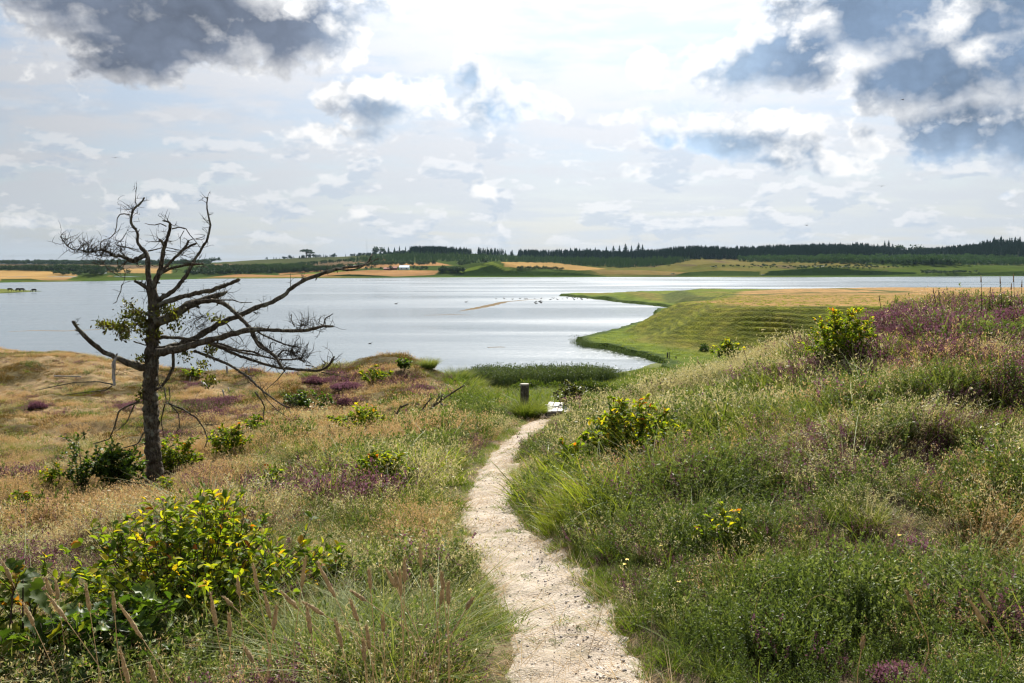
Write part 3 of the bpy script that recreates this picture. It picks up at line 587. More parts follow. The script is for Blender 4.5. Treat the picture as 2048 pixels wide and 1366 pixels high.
fields = [([(-300, 538), (-300, 562), (100, 563), (156, 556), (152, 548), (140, 545), (60, 541)], GOLD), ([(90, 558), (230, 551), (160, 562.4), (60, 563)], SAL),
          ([(-300, 527.5), (200, 529), (330, 531), (345, 537.5), (150, 537.5), (-300, 538)], MAU), ([(150, 537.5), (345, 537), (345, 547), (240, 546), (155, 541)], GOLD),
          ([(390, 557.2), (480, 548), (560, 551), (640, 546), (740, 540), (880, 541), (868, 550), (780, 553.5), (600, 556.4)], SAL),
          ([(555, 536), (650, 522), (765, 514), (775, 520), (640, 537), (570, 544)], MAU), ([(440, 524), (600, 516), (745, 511), (745, 518), (600, 526), (450, 528)], GG), ([(420, 527), (520, 529), (530, 531), (430, 533)], MAU),
          ([(690, 531), (870, 524), (905, 531), (830, 532), (700, 538), (620, 545), (560, 550), (560, 546)], SAL), ([(1005, 524), (1100, 524.5), (1215, 538), (1160, 541), (1060, 535), (1010, 534)], GOLD),
          ([(1180, 540), (1290, 541), (1400, 545), (1330, 550), (1200, 548)], (.33, .24, .11))]
for poly, c_ in fields:
    m_ = inside(fx_, fy_, poly); fcz[m_] = np.array(c_)
hr = [((870, 1.)), ]
for poly, c_ in [([(915, 546), (930, 539), (958, 531), (972, 532), (940, 543)], (.22, .29, .06)), ([(965, 528), (985, 523), (1030, 540), (1010, 541), (985, 530)], (.20, .25, .06)), ([(130, 561), (150, 553), (195, 549), (240, 556), (330, 558), (330, 561.5)], (.13, .18, .045)),
                 ([(900, 553), (925, 545), (960, 537), (985, 529), (1012, 541), (1060, 542), (1150, 546), (1215, 552), (1215, 553.6)], (.03, .055, .016)), ([(1345, 552.5), (1370, 545), (1440, 541), (1520, 543), (1520, 552.6)], (.055, .085, .03)),  # near-shore banks here and below: slope shade painted into the dark green
                 ([(1520, 552), (1540, 542), (1600, 538), (1660, 534), (1720, 541), (1830, 545), (1830, 551)], (.022, .042, .014)), ([(640, 552.5), (700, 548.5), (760, 551), (800, 554)], (.022, .042, .014)), ([(0, 558), (60, 557), (95, 562), (20, 563), (0, 563)], (.09, .10, .035)), ([(600, 547), (690, 540), (700, 541), (640, 548)], (.20, .26, .06))]:
    m_ = inside(fx_, fy_, poly); fcz[m_] = np.array(c_)
shm = (FY < dsh[None] + 12) & (FY > dsh[None] + 1); fcz[shm] = fcz[shm] * .35 + np.array((.12, .19, .05)) * .65
tag(obj('terrain', mesh_np('far_terrain', np.stack([FX, FY, FZ], -1).reshape(-1, 3), grid_faces(ND_, NT_), colors={'Col': fcz.reshape(-1, 3)}), M['far']), 'far shore with stubble fields, heath and low hills', kind='structure')
tag(obj('ground', mesh_np('lake_bed', np.array([(-9500, -300, -2.5), (9500, -300, -2.5), (9500, 9500, -2.5), (-9500, 9500, -2.5)], float), np.array([[0, 1, 2, 3]])), M['mud']), 'lake bed and the land around', kind='structure')
# ground behind and beside the viewpoint
bg_ = np.array([(-140, -60, 9.6), (140, -60, 10.3), (140, .98, 10.6), (1.15, .98, 10.72), (-1.15, .98, 10.15), (-140, .98, 9.6)], float)
tag(obj('ground', mesh_np('dune_behind', bg_, [np.array([[0, 4, 5]]), np.array([[0, 1, 3, 4]]), np.array([[1, 2, 3]])], colors={'Col': np.tile((.12, .10, .04), (6, 1))}), M['ground']), 'dune top behind the viewpoint', kind='structure')

# ------------------------------------------------------------------ plant geometry builders (numpy)
class MBuf:
    def __init__(s): s.V = []; s.T = []; s.Q = []; s.v = []; s.h = []; s.n = 0
    def add(s, V, T=None, Q=None, v=0., h=0.):
        V = np.asarray(V, float).reshape(-1, 3)
        if T is not None and len(T): s.T.append(np.asarray(T) + s.n)
        if Q is not None and len(Q): s.Q.append(np.asarray(Q) + s.n)
        s.V.append(V); s.v.append(np.broadcast_to(np.asarray(v, float), (len(V),))); s.h.append(np.broadcast_to(np.asarray(h, float), (len(V),))); s.n += len(V)
    def mesh(s, name, smooth=True):
        f = []
        if s.Q: f.append(np.concatenate(s.Q))
        if s.T: f.append(np.concatenate(s.T))
        return mesh_np(name, np.concatenate(s.V), f, attrs={'v': np.concatenate(s.v), 'h': np.concatenate(s.h)}, smooth=smooth)
def blades(mb, n, rad, hgt, w, lean=.3, curve=.5, ns=3, hvar=.35, wind=(0, 0), v0=0, v1=1, tuft=True, h0=0, h1=1):
    """n tapered ribbons growing from a disc of radius rad"""
    r = rad * np.sqrt(rng.random(n)); a = rng.random(n) * 2 * PI
    bx, by = r * np.cos(a), r * np.sin(a)
    la = a + rng.normal(0, .8, n) if tuft else rng.random(n) * 2 * PI
    H = hgt * (1 - hvar + 2 * hvar * rng.random(n)) * (1 - .3 * (r / max(rad, 1e-6)))
    ln_ = lean * (.3 + rng.random(n)) * (.4 + r / max(rad, 1e-6)); cu = curve * rng.random(n)
    dx, dy = np.cos(la), np.sin(la); pa = rng.random(n) * 2 * PI; sx, sy = np.cos(pa), np.sin(pa)
    vv = v0 + (v1 - v0) * rng.random(n)
    P = []
    for k in range(ns + 1):
        t = k / ns; out = H * (ln_ * t + cu * t * t); z = H * t * (1 - .35 * cu * t) 
        cx_ = bx + dx * out + wind[0] * H * t * t; cy_ = by + dy * out + wind[1] * H * t * t
        wk = w * (1 - t ** 1.6) * .5 + (w * .04 if k == ns else 0)
        if k < ns:
            P.append(np.stack([cx_ - sx * wk, cy_ - sy * wk, z], -1)); P.append(np.stack([cx_ + sx * wk, cy_ + sy * wk, z], -1))
        else: P.append(np.stack([cx_, cy_, z], -1))
    V = np.stack(P, 1); m = V.shape[1]; b = np.arange(n)[:, None] * m
    Q = np.concatenate([b + np.array([[2 * k, 2 * k + 1, 2 * k + 3, 2 * k + 2]]) for k in range(ns - 1)]) if ns > 1 else []
    T = b + np.array([[2 * ns - 2, 2 * ns - 1, 2 * ns]])
    hh = np.concatenate([[k / ns] * 2 for k in range(ns)] + [[1.]]); hh = h0 + (h1 - h0) * hh
    mb.add(V.reshape(-1, 3), T, Q, np.repeat(vv, m), np.tile(hh, n))
    tip = V[:, -1]; return tip, np.stack([dx, dy], -1), H, V
def flecks(mb, C, size, v, h, elong=2.2, up=.5, fold=.25):
    """small folded leaves / florets at points C"""
    n = len(C)
    if n == 0: return
    a = rng.random(n) * 2 * PI; e = (rng.random(n) - .5) * PI * .9 + up
    d = np.stack([np.cos(a) * np.cos(e), np.sin(a) * np.cos(e), np.sin(e)], -1)
    r = rng.normal(size=(n, 3)); s = np.cross(d, r); s /= np.linalg.norm(s, axis=1)[:, None] + 1e-9; nn_ = np.cross(d, s)
    sz = (size * (.6 + .8 * rng.random(n)))[:, None]; wd = sz / elong * .5
    V = np.stack([C, C + d * sz * .5 + s * wd + nn_ * wd * fold, C + d * sz, C + d * sz * .5 - s * wd + nn_ * wd * fold], 1)
    b = np.arange(n)[:, None] * 4
    mb.add(V.reshape(-1, 3), np.concatenate([b + np.array([[0, 1, 2]]), b + np.array([[0, 2, 3]])]), None, np.repeat(np.broadcast_to(v, (n,)), 4), np.repeat(np.broadcast_to(h, (n,)), 4))
def stems_pts(n, rad, hgt, lean, k=1):
    r = rad * np.sqrt(rng.random(n)); a = rng.random(n) * 2 * PI; H = hgt * (.6 + .5 * rng.random(n)) * (1 - .25 * r / rad)
    B = np.stack([r * np.cos(a), r * np.sin(a), 0 * r], -1); a2 = a + rng.normal(0, .7, n)
    Tp = B + np.stack([np.cos(a2) * lean * H * (r / rad + .2), np.sin(a2) * lean * H * (r / rad + .2), H], -1)
    return B, Tp

WIND = (.22, -.05)
def mk_grass(l, col=None):
    mb = MBuf(); p = [(40, .11, .29, .0075, 4), (30, .18, .30, .013, 3), (28, .34, .34, .026, 2)][l]
    blades(mb, p[0], p[1], p[2], p[3], .55, .9, p[4], .45, WIND)
    blades(mb, p[0] // 2, p[1], p[2] * .45, p[3] * 1.2, .8, .8, max(2, p[4] - 1), .3, v0=0, v1=.4)
    return mb.mesh('grass_tuft')
def mk_hair(l):
    mb = MBuf(); p = [(22, .11, .31, .0036, 4, 12, .016), (18, .19, .31, .007, 3, 8, .028), (18, .36, .32, .016, 2, 5, .055)][l]
    tip, d, H, V = blades(mb, p[0], p[1], p[2], p[3], .4, .6, p[4], .3, (WIND[0] * 1.6, WIND[1]), v0=.2, v1=1, h1=.6)
    # airy panicles
    k = p[5]; below = V[:, -3]; t = rng.random((len(tip), k)) ** .8
    C = (tip[:, None] * t[..., None] + below[:, None] * (1 - t[..., None])).reshape(-1, 3)
    C += rng.normal(0, 1, C.shape) * np.array((.014, .014, .008)) * (1 + l * .5)
    flecks(mb, C, p[6], rng.random(len(C)), 1., 3.5, .5)
    blades(mb, p[0], p[1], p[2] * .4, p[3] * 1.3, .8, .8, 2, .4, v0=0, v1=.5)
    return mb.mesh('hair_grass_tuft')
def mk_willow(l):
    mb = MBuf(); p = [(14, .12, .34, .019, 34), (12, .18, .34, .029, 22), (11, .32, .36, .055, 13)][l]
    B, Tp = stems_pts(p[0], p[1], p[2], .45)
    n = p[4]; t = np.linspace(.12, 1.02, n)[None, :] + rng.normal(0, .015, (p[0], n)); C = B[:, None] * (1 - t[..., None]) + Tp[:, None] * t[..., None]
    side = rng.random((p[0], 1)) * 6; C[..., 0] += .012 * np.sin(t * 9 + side); C[..., 1] += .012 * np.cos(t * 9 + side)
    v = np.clip(rng.random((p[0], n)) * .7 + (t > .75) * .3, 0, 1)
    flecks(mb, C.reshape(-1, 3), p[3], v.ravel(), 1., 2.1, .75, .4)
    if l < 2: blades(mb, p[0], p[1], p[2] * .8, .003, .3, .2, 2, v0=0, v1=.1)
    return mb.mesh('willow_sprigs')
def mk_heather(l, bloom):
    mb = MBuf(); p = [(34, .13, .24, .011, 20), (26, .19, .25, .018, 13), (22, .34, .27, .036, 8)][l]
    B, Tp = stems_pts(p[0], p[1], p[2], .5); n = p[4]
    t = rng.random((p[0], n)); t = (.45 + .58 * t) if bloom else t * .85
    C = B[:, None] * (1 - t[..., None]) + Tp[:, None] * t[..., None] + rng.normal(0, .0035 + .003 * l, (p[0], n, 3))
    flecks(mb, C.reshape(-1, 3), p[3] * (1 if bloom else .9), rng.random(p[0] * n), t.ravel(), 1.5, .8, .5)
    if not bloom: blades(mb, p[0], p[1], p[2] * .75, .003 + .003 * l, .35, .2, 2, v0=0, v1=.3)
    return mb
def mk_marram(l):
    mb = MBuf(); p = [(34, .08, .62, .0075, 6), (24, .13, .58, .011, 4), (18, .24, .5, .02, 3)][l]
    blades(mb, p[0], p[1], p[2], p[3], .55, 1.3, p[4], .4, (WIND[0] * 1.4, WIND[1]))
    return mb.mesh('marram_tuft')
def mk_moss(l):
    mb = MBuf(); p = [(120, .13, .10, .012), (110, .2, .12, .02), (90, .36, .17, .045)][l]
    r = p[1] * np.sqrt(rng.random(p[0])); a = rng.random(p[0]) * 6.28; C = np.stack([r * np.cos(a), r * np.sin(a), p[2] * (1 - (r / p[1]) ** 2) * (.3 + .8 * rng.random(p[0]))], -1)
    flecks(mb, C, p[3], rng.random(p[0]), 1., 1.9, .6); blades(mb, 14, p[1], p[2] * 1.3, p[3] * .25, .6, .4, 2)
    return mb.mesh('moss_cushion')
def mk_turf(l, hgt=.085):
    mb = MBuf(); p = [(90, .11, .006), (70, .17, .010), (50, .3, .02)][l]
    blades(mb, p[0], p[1], hgt * (1 + l * .4), p[2], .9, .8, 2, .5, tuft=False); return mb.mesh('turf')

def scatter(name, label, cat, meshes, mats_, pts, scl, rot, idx, kind='stuff'):
    """one stuff object: instances of plant meshes on a cloud of points (geometry nodes)"""
    coll = bpy.data.collections.new(name + '_kinds')
    for i, (me, mt) in enumerate(zip(meshes, mats_)):
        if not me.materials: me.materials.append(mt)
        coll.objects.link(bpy.data.objects.new('%s_kind_%02d' % (name, i), me))
    me = bpy.data.meshes.new(name); n = len(pts)
    me.vertices.add(n); me.vertices.foreach_set('co', np.asarray(pts, np.float32).ravel())
    a = me.attributes.new('scl', 'FLOAT', 'POINT'); a.data.foreach_set('value', np.asarray(scl, np.float32))
    a = me.attributes.new('rot', 'FLOAT_VECTOR', 'POINT'); a.data.foreach_set('vector', np.asarray(rot, np.float32).ravel())
    a = me.attributes.new('idx', 'INT', 'POINT'); a.data.foreach_set('value', np.asarray(idx, np.int32))
    o = obj(name, me); tag(o, label, cat, kind=kind)
    ng = bpy.data.node_groups.new(name + '_nodes', 'GeometryNodeTree')
    ng.interface.new_socket('Geometry', in_out='INPUT', socket_type='NodeSocketGeometry'); ng.interface.new_socket('Geometry', in_out='OUTPUT', socket_type='NodeSocketGeometry')
    N = ng.nodes; Lk = ng.links; i_, o_ = N.new('NodeGroupInput'), N.new('NodeGroupOutput')
    m2p = N.new('GeometryNodeMeshToPoints'); m2p.inputs['Radius'].default_value = .001
    inst = N.new('GeometryNodeInstanceOnPoints'); ci = N.new('GeometryNodeCollectionInfo'); ci.inputs['Collection'].default_value = coll
    ci.inputs['Separate Children'].default_value = True; ci.inputs['Reset Children'].default_value = True
    def na(nm, ty):
        x = N.new('GeometryNodeInputNamedAttribute'); x.data_type = ty; x.inputs[0].default_value = nm; return x.outputs[0]
    e2r = N.new('FunctionNodeEulerToRotation'); Lk.new(na('rot', 'FLOAT_VECTOR'), e2r.inputs[0])
    Lk.new(i_.outputs[0], m2p.inputs[0]); Lk.new(m2p.outputs[0], inst.inputs['Points']); Lk.new(ci.outputs[0], inst.inputs['Instance'])
    inst.inputs['Pick Instance'].default_value = True; Lk.new(na('idx', 'INT'), inst.inputs['Instance Index'])
    Lk.new(e2r.outputs[0], inst.inputs['Rotation']); Lk.new(na('scl', 'FLOAT'), inst.inputs['Scale'])
    Lk.new(inst.outputs[0], o_.inputs[0])
    md_ = o.modifiers.new('instances', 'NODES'); md_.node_group = ng
    return o

# ------------------------------------------------------------------ land cover: which plant grows where
NV = 4
def cand(d0, d1, dens, tmax=.74):
    n = int(dens * tmax * (d1 * d1 - d0 * d0)); y = np.sqrt(rng.random(n) * (d1 * d1 - d0 * d0) + d0 * d0); t = (rng.random(n) * 2 - 1) * tmax
    return t * y, y
cs = [cand(2.3, 9, 150), cand(9, 21, 95), cand(21, 56, 30)]
cxs = np.concatenate([c[0] for c in cs]); cys = np.concatenate([c[1] for c in cs]); lod = np.concatenate([np.full(len(c[0]), i) for i, c in enumerate(cs)])
czs = zg(cxs, cys); qx, qy = project(cxs, cys, czs)
cpd = seg_dist(cxs, cys, CENTRE); ch = path_half(cys); onpath = (cpd < ch * .92) & (cys < 26.5)
def G(px, py, rx, ry, a=1.): return a * np.exp(-(((qx - px) / rx) ** 2 + ((qy - py) / ry) ** 2))
def N1(s, o, seed): return fbm(cxs * s, cys * s, o, seed)
L_ = 1 - sstep(qx, 1000, 1120); R_ = 1 - L_                    # left / right of the path
far = sstep(cys, 15, 23) * (1 - sstep(qx, 985, 1040))
w = {}
nA, nB, nC, nD = N1(.8, 3, 201), N1(1.3, 3, 203), N1(.35, 3, 207), N1(2.2, 3, 209)
w['dry'] = .12 + far * np.clip(.6 + 3.2 * nC, .03, 3) + G(150, 1000, 330, 60, 1.6) + G(60, 1060, 260, 40, 1.2) + G(620, 870, 230, 50, 1.1) + G(400, 930, 160, 50, .8) + G(760, 1080, 140, 30, .7) + G(2040, 1090, 60, 40, 1.6) + G(1900, 1320, 160, 60, .7) + G(120, 860, 300, 18, 2.2) + G(760, 780, 150, 30, 1.2) + G(300, 1020, 250, 45, .8)
w['pale'] = .12 + R_ * (.16 + .4 * nB) * (1 - .5 * sstep(qy, 950, 1150)) + G(1350, 790, 170, 70, 1.5) + G(1500, 720, 150, 40, 1.4) + G(1230, 800, 90, 45, .7) + G(1450, 860, 150, 60, .5) + G(1500, 1140, 170, 36, 1.0) + G(880, 1250, 150, 80, .7) + G(620, 1200, 160, 60, .45) + G(1250, 1250, 60, 80, .3)
w['grass'] = .30 + .3 * nA + R_ * .40 + G(870, 1010, 110, 60, .9) + G(600, 960, 120, 50, .5) + G(1150, 1180, 150, 60, .6) + G(1320, 1330, 200, 80, .5) + G(980, 1150, 60, 80, .5) + (1 - sstep(cpd - ch, .1, .6)) * .5 + G(100, 850, 180, 25, .9) * (1 + nB) - far * .2
w['willow'] = .08 + R_ * (.85 + .8 * nC) * (1 - .6 * sstep(qy, 860, 740)) + L_ * (G(930, 845, 110, 42, 3.2) + G(800, 1150, 130, 60, .8) + G(950, 1200, 50, 80, 1.2) + G(860, 960, 90, 60, .8)) + G(1150, 1000, 130, 90, .6) + G(1000, 830, 40, 20, 1.5)
w['marram'] = .02 + .05 * sstep(nD, .1, .5) + G(740, 1310, 260, 90, .34) + G(1500, 1060, 200, 60, .12) + R_ * .12 * sstep(nB, .1, .4) + G(1480, 660, 160, 30, .15) + G(900, 755, 60, 18, 2.) + G(960, 775, 40, 12, 1.5)
w['yellow'] = G(1120, 1010, 85, 50, 4.0) + G(1180, 1060, 60, 40, .8) + G(1060, 950, 40, 30, .6) + G(880, 980, 60, 25, .6)
hz = .03 + R_ * .20 * sstep(nB, .12, .4) + L_ * .15 * sstep(nD, .2, .5) * (1 - far)
for g_ in [(120, 1160, 220, 55, 1.9), (40, 1230, 110, 50, 1.4), (400, 1060, 190, 32, 1.2), (560, 1010, 160, 34, .8), (30, 975, 70, 14, 2.6), (640, 985, 110, 30, .8), (960, 900, 60, 22, 1.0), (900, 905, 90, 20, .7),
           (1800, 660, 330, 46, 3.2), (1960, 690, 200, 60, 2.6), (1650, 760, 120, 26, 1.3), (1600, 915, 60, 22, 2.6), (1560, 950, 50, 18, 1.2), (1820, 1085, 100, 26, 2.4), (1700, 1110, 70, 18, 1.4), (1960, 830, 160, 50, .7), (1870, 950, 160, 40, .6),
           (1830, 1350, 160, 50, 1.5), (2030, 1280, 60, 120, 1.0), (1420, 1050, 50, 20, .5), (1350, 1020, 60, 20, .6), (1550, 820, 110, 20, .7), (1580, 1290, 60, 20, .4), (1300, 960, 80, 20, .5)]: hz = hz + G(*g_)
FARH = [(690, 768, 46, 9), (625, 762, 26, 8), (690, 805, 22, 10), (540, 744, 36, 5), (435, 805, 40, 8), (75, 808, 26, 9), (205, 800, 24, 8), (880, 785, 40, 6), (275, 815, 30, 8), (385, 770, 16, 6), (450, 830, 40, 8), (330, 935, 30, 8), (840, 785, 34, 10), (350, 872, 40, 8), (105, 828, 30, 7)]
for a_, b_, c_, d_ in FARH: hz = hz + G(a_, b_, c_, d_, 5.)
hz = hz * np.where(qx > 1050, 1.5, 1.) + G(760, 762, 130, 12, 2.2)
w['heather'] = hz
w['moss'] = .02 + far * np.clip(.75 - 3.2 * nC, .03, 3) + G(1900, 640, 260, 25, .5) + G(640, 805, 80, 18, 4.5) + G(120, 740, 260, 24, .9) + G(20, 930, 60, 20, .8)
def boost(nm, s, seed): w[nm] = np.maximum(w[nm], .0) * np.exp(3.6 * N1(s, 3, seed) + 1.2 * N1(s * 3, 2, seed + 3))
for i_, k_ in enumerate(list(w)): boost(k_, .75, 301 + i_ * 7)
names = list(w); Wm = np.stack([w[k] for k in names]); Wm /= Wm.sum(0); cum = np.cumsum(Wm, 0); pick = (rng.random(len(cxs))[None] > cum).sum(0).clip(0, len(names) - 1)
vw = np.where(cxs < np.interp(cys, cyl, cxl), .20, .07); verge = (~onpath) & (cys < 27) & (cpd < ch + vw + .12 * nB)
height_mod = .80 + .75 * fbm(cxs * .9, cys * .9, 3, 401) + .45 * fbm(cxs * 2.6, cys * 2.6, 2, 403)
height_mod *= np.where(qx > 1000, .62, .42) + np.where(qx > 1000, .38, .58) * sstep(cpd - ch, .02, .5)
sdamp = .8 + .2 * sstep(cys, 3, 6)
base_sc = height_mod * (.8 + .45 * rng.random(len(cxs))) * sdamp
lowland = (cys > 26) & (qx > 1000); lowland |= (qx > 1060) & (qx < 1155) & (cys > 21.5) & (cys < 30)
base_sc = np.clip(base_sc, .25, 2.); base_sc *= np.where((qx > 1080) & (qx < 1175) & (cys > 13.5) & (cys < 22), .45, 1.); _tb = hit(309, 962); _cl = np.exp(-((cxs - _tb.x * cys / _tb.y) / .55) ** 2) * sstep(cys, 11.8, 13.2) * (1 - sstep(cys, 15.6, 17.)); base_sc *= 1 - .72 * _cl
base_sc *= 1 - .30 * (1 - sstep(qx, 450, 620)) * sstep(cys, 8.5, 11)
base_sc *= np.where((qx > 1000) & (qx < 1100) & (cys > 18), .5, 1.)
# bare, wind-clipped spots on the far ridge stay low
base_sc *= np.where(far > .5, .72, 1.)
def layer(nm, label, cat, makers, mt, sel, sc=1., zoff=-.015, tilt=.12, extra_mats=None):
    meshes = []
    for l in range(3):
        for k in range(NV): meshes.append(makers(l))
    i = np.nonzero(sel)[0]; n = len(i)
    if n == 0: return
    pts = np.stack([cxs[i], cys[i], czs[i] + zoff], -1)
    rot = np.stack([rng.normal(0, tilt, n), rng.normal(0, tilt, n), rng.random(n) * 2 * PI], -1)
    rot[:, 2] = rng.normal(0, 1.6, n)
    idx = lod[i] * NV + rng.integers(0, NV, n)
    return scatter(nm, label, cat, meshes, [mt] * len(meshes), pts, base_sc[i] * sc * np.where(lod[i] == 2, .9, 1.), rot, idx)
P_ = {k: (pick == i) & ~onpath & ~verge & ~lowland for i, k in enumerate(names)}
layer('green_grass', 'green dune grass growing all over the slopes', 'grass', mk_grass, M['grass'], P_['grass'])
layer('dry_hair_grass', 'wispy straw-coloured hair grass in drifts, thickest round the dead tree', 'grass', mk_hair, M['dry'], P_['dry'])
layer('pale_bent_grass', 'pale seeding bent grass on the bank right of the path', 'grass', mk_hair, M['pale'], P_['pale'], 1.15)
layer('creeping_willow', 'low silvery green creeping willow covering the right-hand dune', 'ground cover', mk_willow, M['willow'], P_['willow'], 1.05)
layer('marram_grass', 'long arching marram blades at the lower left', 'grass', mk_marram, M['marram'], P_['marram'], .85)
layer('yellow_green_grass', 'bright yellow-green grass overhanging the bend of the path', 'grass', mk_grass, M['yellow'], P_['yellow'], 1.25)
layer('crowberry', 'low brown and olive crowberry on the far dune ridge', 'ground cover', mk_moss, M['moss'], P_['moss'], 1.2)
def two(me_b, me_g): return me_b
def mk_heather_full(l):
    a, b = mk_heather(l, True), mk_heather(l, False); na_ = sum(len(x) for x in a.T)
    mbb = MBuf(); va, vb = np.concatenate(a.V), np.concatenate(b.V)
    mbb.add(va, np.concatenate(a.T), None, np.concatenate(a.v), np.concatenate(a.h)); nta = len(np.concatenate(a.T))
    mbb.add(vb, np.concatenate(b.T), np.concatenate(b.Q) if b.Q else None, np.concatenate(b.v), np.concatenate(b.h))
    me = mbb.mesh('heather_clump'); me.materials.append(M['heather_bloom']); me.materials.append(M['heather_green'])
    nq = len(np.concatenate(b.Q)) if b.Q else 0; tot = len(me.polygons); mi = np.ones(tot, np.int32); mi[nq:nq + nta] = 0
    me.polygons.foreach_set('material_index', mi); return me
layer('heather', 'purple heather in bloom on the right dune crest and in patches', 'heather', mk_heather_full, None, P_['heather'], 1.1)
# leftovers: a second thin layer so that kinds mingle
sel2 = (rng.random(len(cxs)) < .16) & ~onpath & ~verge & ~lowland
czs2 = czs
# short turf along the path and on the lake margin
def mk_t(l): return mk_turf(l)
layer('path_turf', 'short bright turf along both edges of the path', 'grass', mk_t, M['verge'], verge | (onpath & (cpd > ch * .84) & (rng.random(len(cxs)) < .45)) | ((cpd < ch + .3) & ~onpath & (rng.random(len(cxs)) < .5)), 1.35)
# lowland behind the post
nlo = 9000; yl = 27 + (113 - 27) * rng.random(nlo) ** .8; tl = rng.uniform(-.06, .45, nlo); xl = tl * yl; zl = zg(xl, yl); ok = zl > .12
xl, yl, zl = xl[ok], yl[ok], zl[ok]; n = len(xl)
lm = [mk_turf(2, .16) for _ in range(4)] + [mk_grass(2) for _ in range(3)]
scatter('meadow_grass', 'rank green grass on the low ground beside the lake', 'grass', lm, [M['verge']] * 4 + [M['grass']] * 3, np.stack([xl, yl, zl], -1), .9 + .9 * rng.random(n), np.stack([0 * xl, 0 * xl, rng.random(n) * 6.28], -1), np.where(rng.random(n) < .6, rng.integers(0, 4, n), rng.integers(4, 7, n)))
# tussocky grass on the headland slope
nh = 9000; yh = 118 + 130 * rng.random(nh) ** 1.4; xh = yh * rng.uniform(.085, .42, nh); zhh = zh(xh, yh); ok = (zhh > .35) & (rng.random(nh) < .25)
xh, yh, zhh = xh[ok], yh[ok], zhh[ok]; n = len(xh)
hm = []
for _ in range(4):
    mb = MBuf(); blades(mb, 26, .5, .22, .05, .6, .5, 2, .4); hm.append(mb.mesh('pasture_tuft'))
scatter('pasture_grass', 'tussocky pasture grass on the headland slope', 'grass', hm, [M['yellow']] * 2 + [M['grass']] * 2, np.stack([xh, yh, zhh], -1), .35 + .45 * rng.random(n), np.stack([0 * xh, 0 * xh, rng.random(n) * 6.28], -1), rng.integers(0, 4, n))
# reeds standing in the shallows
def mk_reed():
    mb = MBuf(); tip, d, H, V = blades(mb, 16, .7, 1.9, .045, .10, .25, 3, .3); flecks(mb, np.repeat(tip[:8], 3, 0) + rng.normal(0, .06, (24, 3)), .22, .95, 1., 3., .9); return mb.mesh('reed_clump')
rp = []
for k in range(5200):
    px, d = rng.uniform(850, 1320), rng.uniform(93, 104); x = (px - CX) / F * d; z = float(zg(x, d))
    dens = .55 + .5 * float(vnoise(np.array(x * .35), np.array(d * .35), 5))
    thin = 1 - sstep(np.array(px), 1180, 1300) * .65
    if z < .32 and z > -.45 and rng.random() < dens * thin * (.35 if d > 101 else .9): rp.append((x, d, max(z, -.35), float((.42 + .34 * sstep(np.array(px), 880, 980)) * (1 - .45 * sstep(np.array(px), 1150, 1280)))))
edge_pts = [w2(1340, 722), w2(1300, 722), w2(1240, 708), w2(1205, 700), w2(1178, 694), w2(1156, 687), w2(1172, 680), w2(1205, 672), w2(1250, 664)]
for k in range(520):
    u = rng.random() * (len(edge_pts) - 1); i = int(u); f = u - i; a, b = edge_pts[i], edge_pts[i + 1]
    x, y = a[0] * (1 - f) + b[0] * f + rng.normal(0, .8), a[1] * (1 - f) + b[1] * f + rng.normal(0, 1.3); z = float(zh(x, y))
    if -.5 < z < .25: rp.append((x, y, max(z, -.3), .22 + .14 * rng.random() + (.2 if 3.4 < u < 5.6 else 0)))
rp = np.array(rp)
scatter('reeds', 'dark green reeds standing in the shallows along the lake shore', 'reeds', [mk_reed() for _ in range(4)], [M['reed']] * 4, rp[:, :3], rp[:, 3] * (.8 + .4 * rng.random(len(rp))), np.stack([0 * rp[:, 0], 0 * rp[:, 0], rng.random(len(rp)) * 6.28], -1), rng.integers(0, 4, len(rp)))
# grit and pebbles on the path, dry stalks trodden into it
def mk_peb(r_):
    mb = bmesh.new(); bmesh.ops.create_icosphere(mb, subdivisions=1, radius=1.)
    for v in mb.verts: v.co = Vector((v.co.x * random.uniform(.8, 1.25), v.co.y * random.uniform(.7, 1.1), v.co.z * random.uniform(.45, .7)))
    me = bpy.data.meshes.new('pebble'); mb.to_mesh(me); mb.free(); return me
npb = 5200; kk = rng.integers(0, ns, npb); qq = rng.uniform(-.95, .95, npb); kk = (ns * rng.random(npb) ** 1.6).astype(int)
qq = np.where(rng.random(npb) < .45, np.clip(rng.normal(.45, .3, npb), -.95, .95), qq)
jj = ((qq + 1) / 2 * (nc - 1)).round().astype(int); pbx, pby, pbz = px_[kk, jj] + rng.normal(0, .012, npb), py_[kk, jj] + rng.normal(0, .012, npb), pz_[kk, jj]
scatter('gravel', 'small dark and pale pebbles scattered on the sandy path', 'gravel', [mk_peb(1) for _ in range(6)], [M['stone']] * 4 + [M['pebble_pale']] * 2, np.stack([pbx, pby, pbz], -1), .0028 + .0095 * rng.random(npb) ** 4, rng.random((npb, 3)) * .6 + np.array((0, 0, 3)) * rng.random((npb, 1)), rng.integers(0, 6, npb))
def mk_litter():
    mb = MBuf(); blades(mb, 10, .08, .09, .003, 3.0, .6, 2, .4, v0=.3); return mb.mesh('straw')
nlt = 900; kk = (ns * rng.random(nlt) ** 1.7).astype(int); jj = np.where(rng.random(nlt) < .7, rng.choice([0, 1, 2, 3, nc - 4, nc - 3, nc - 2, nc - 1], nlt), rng.integers(0, nc, nlt))
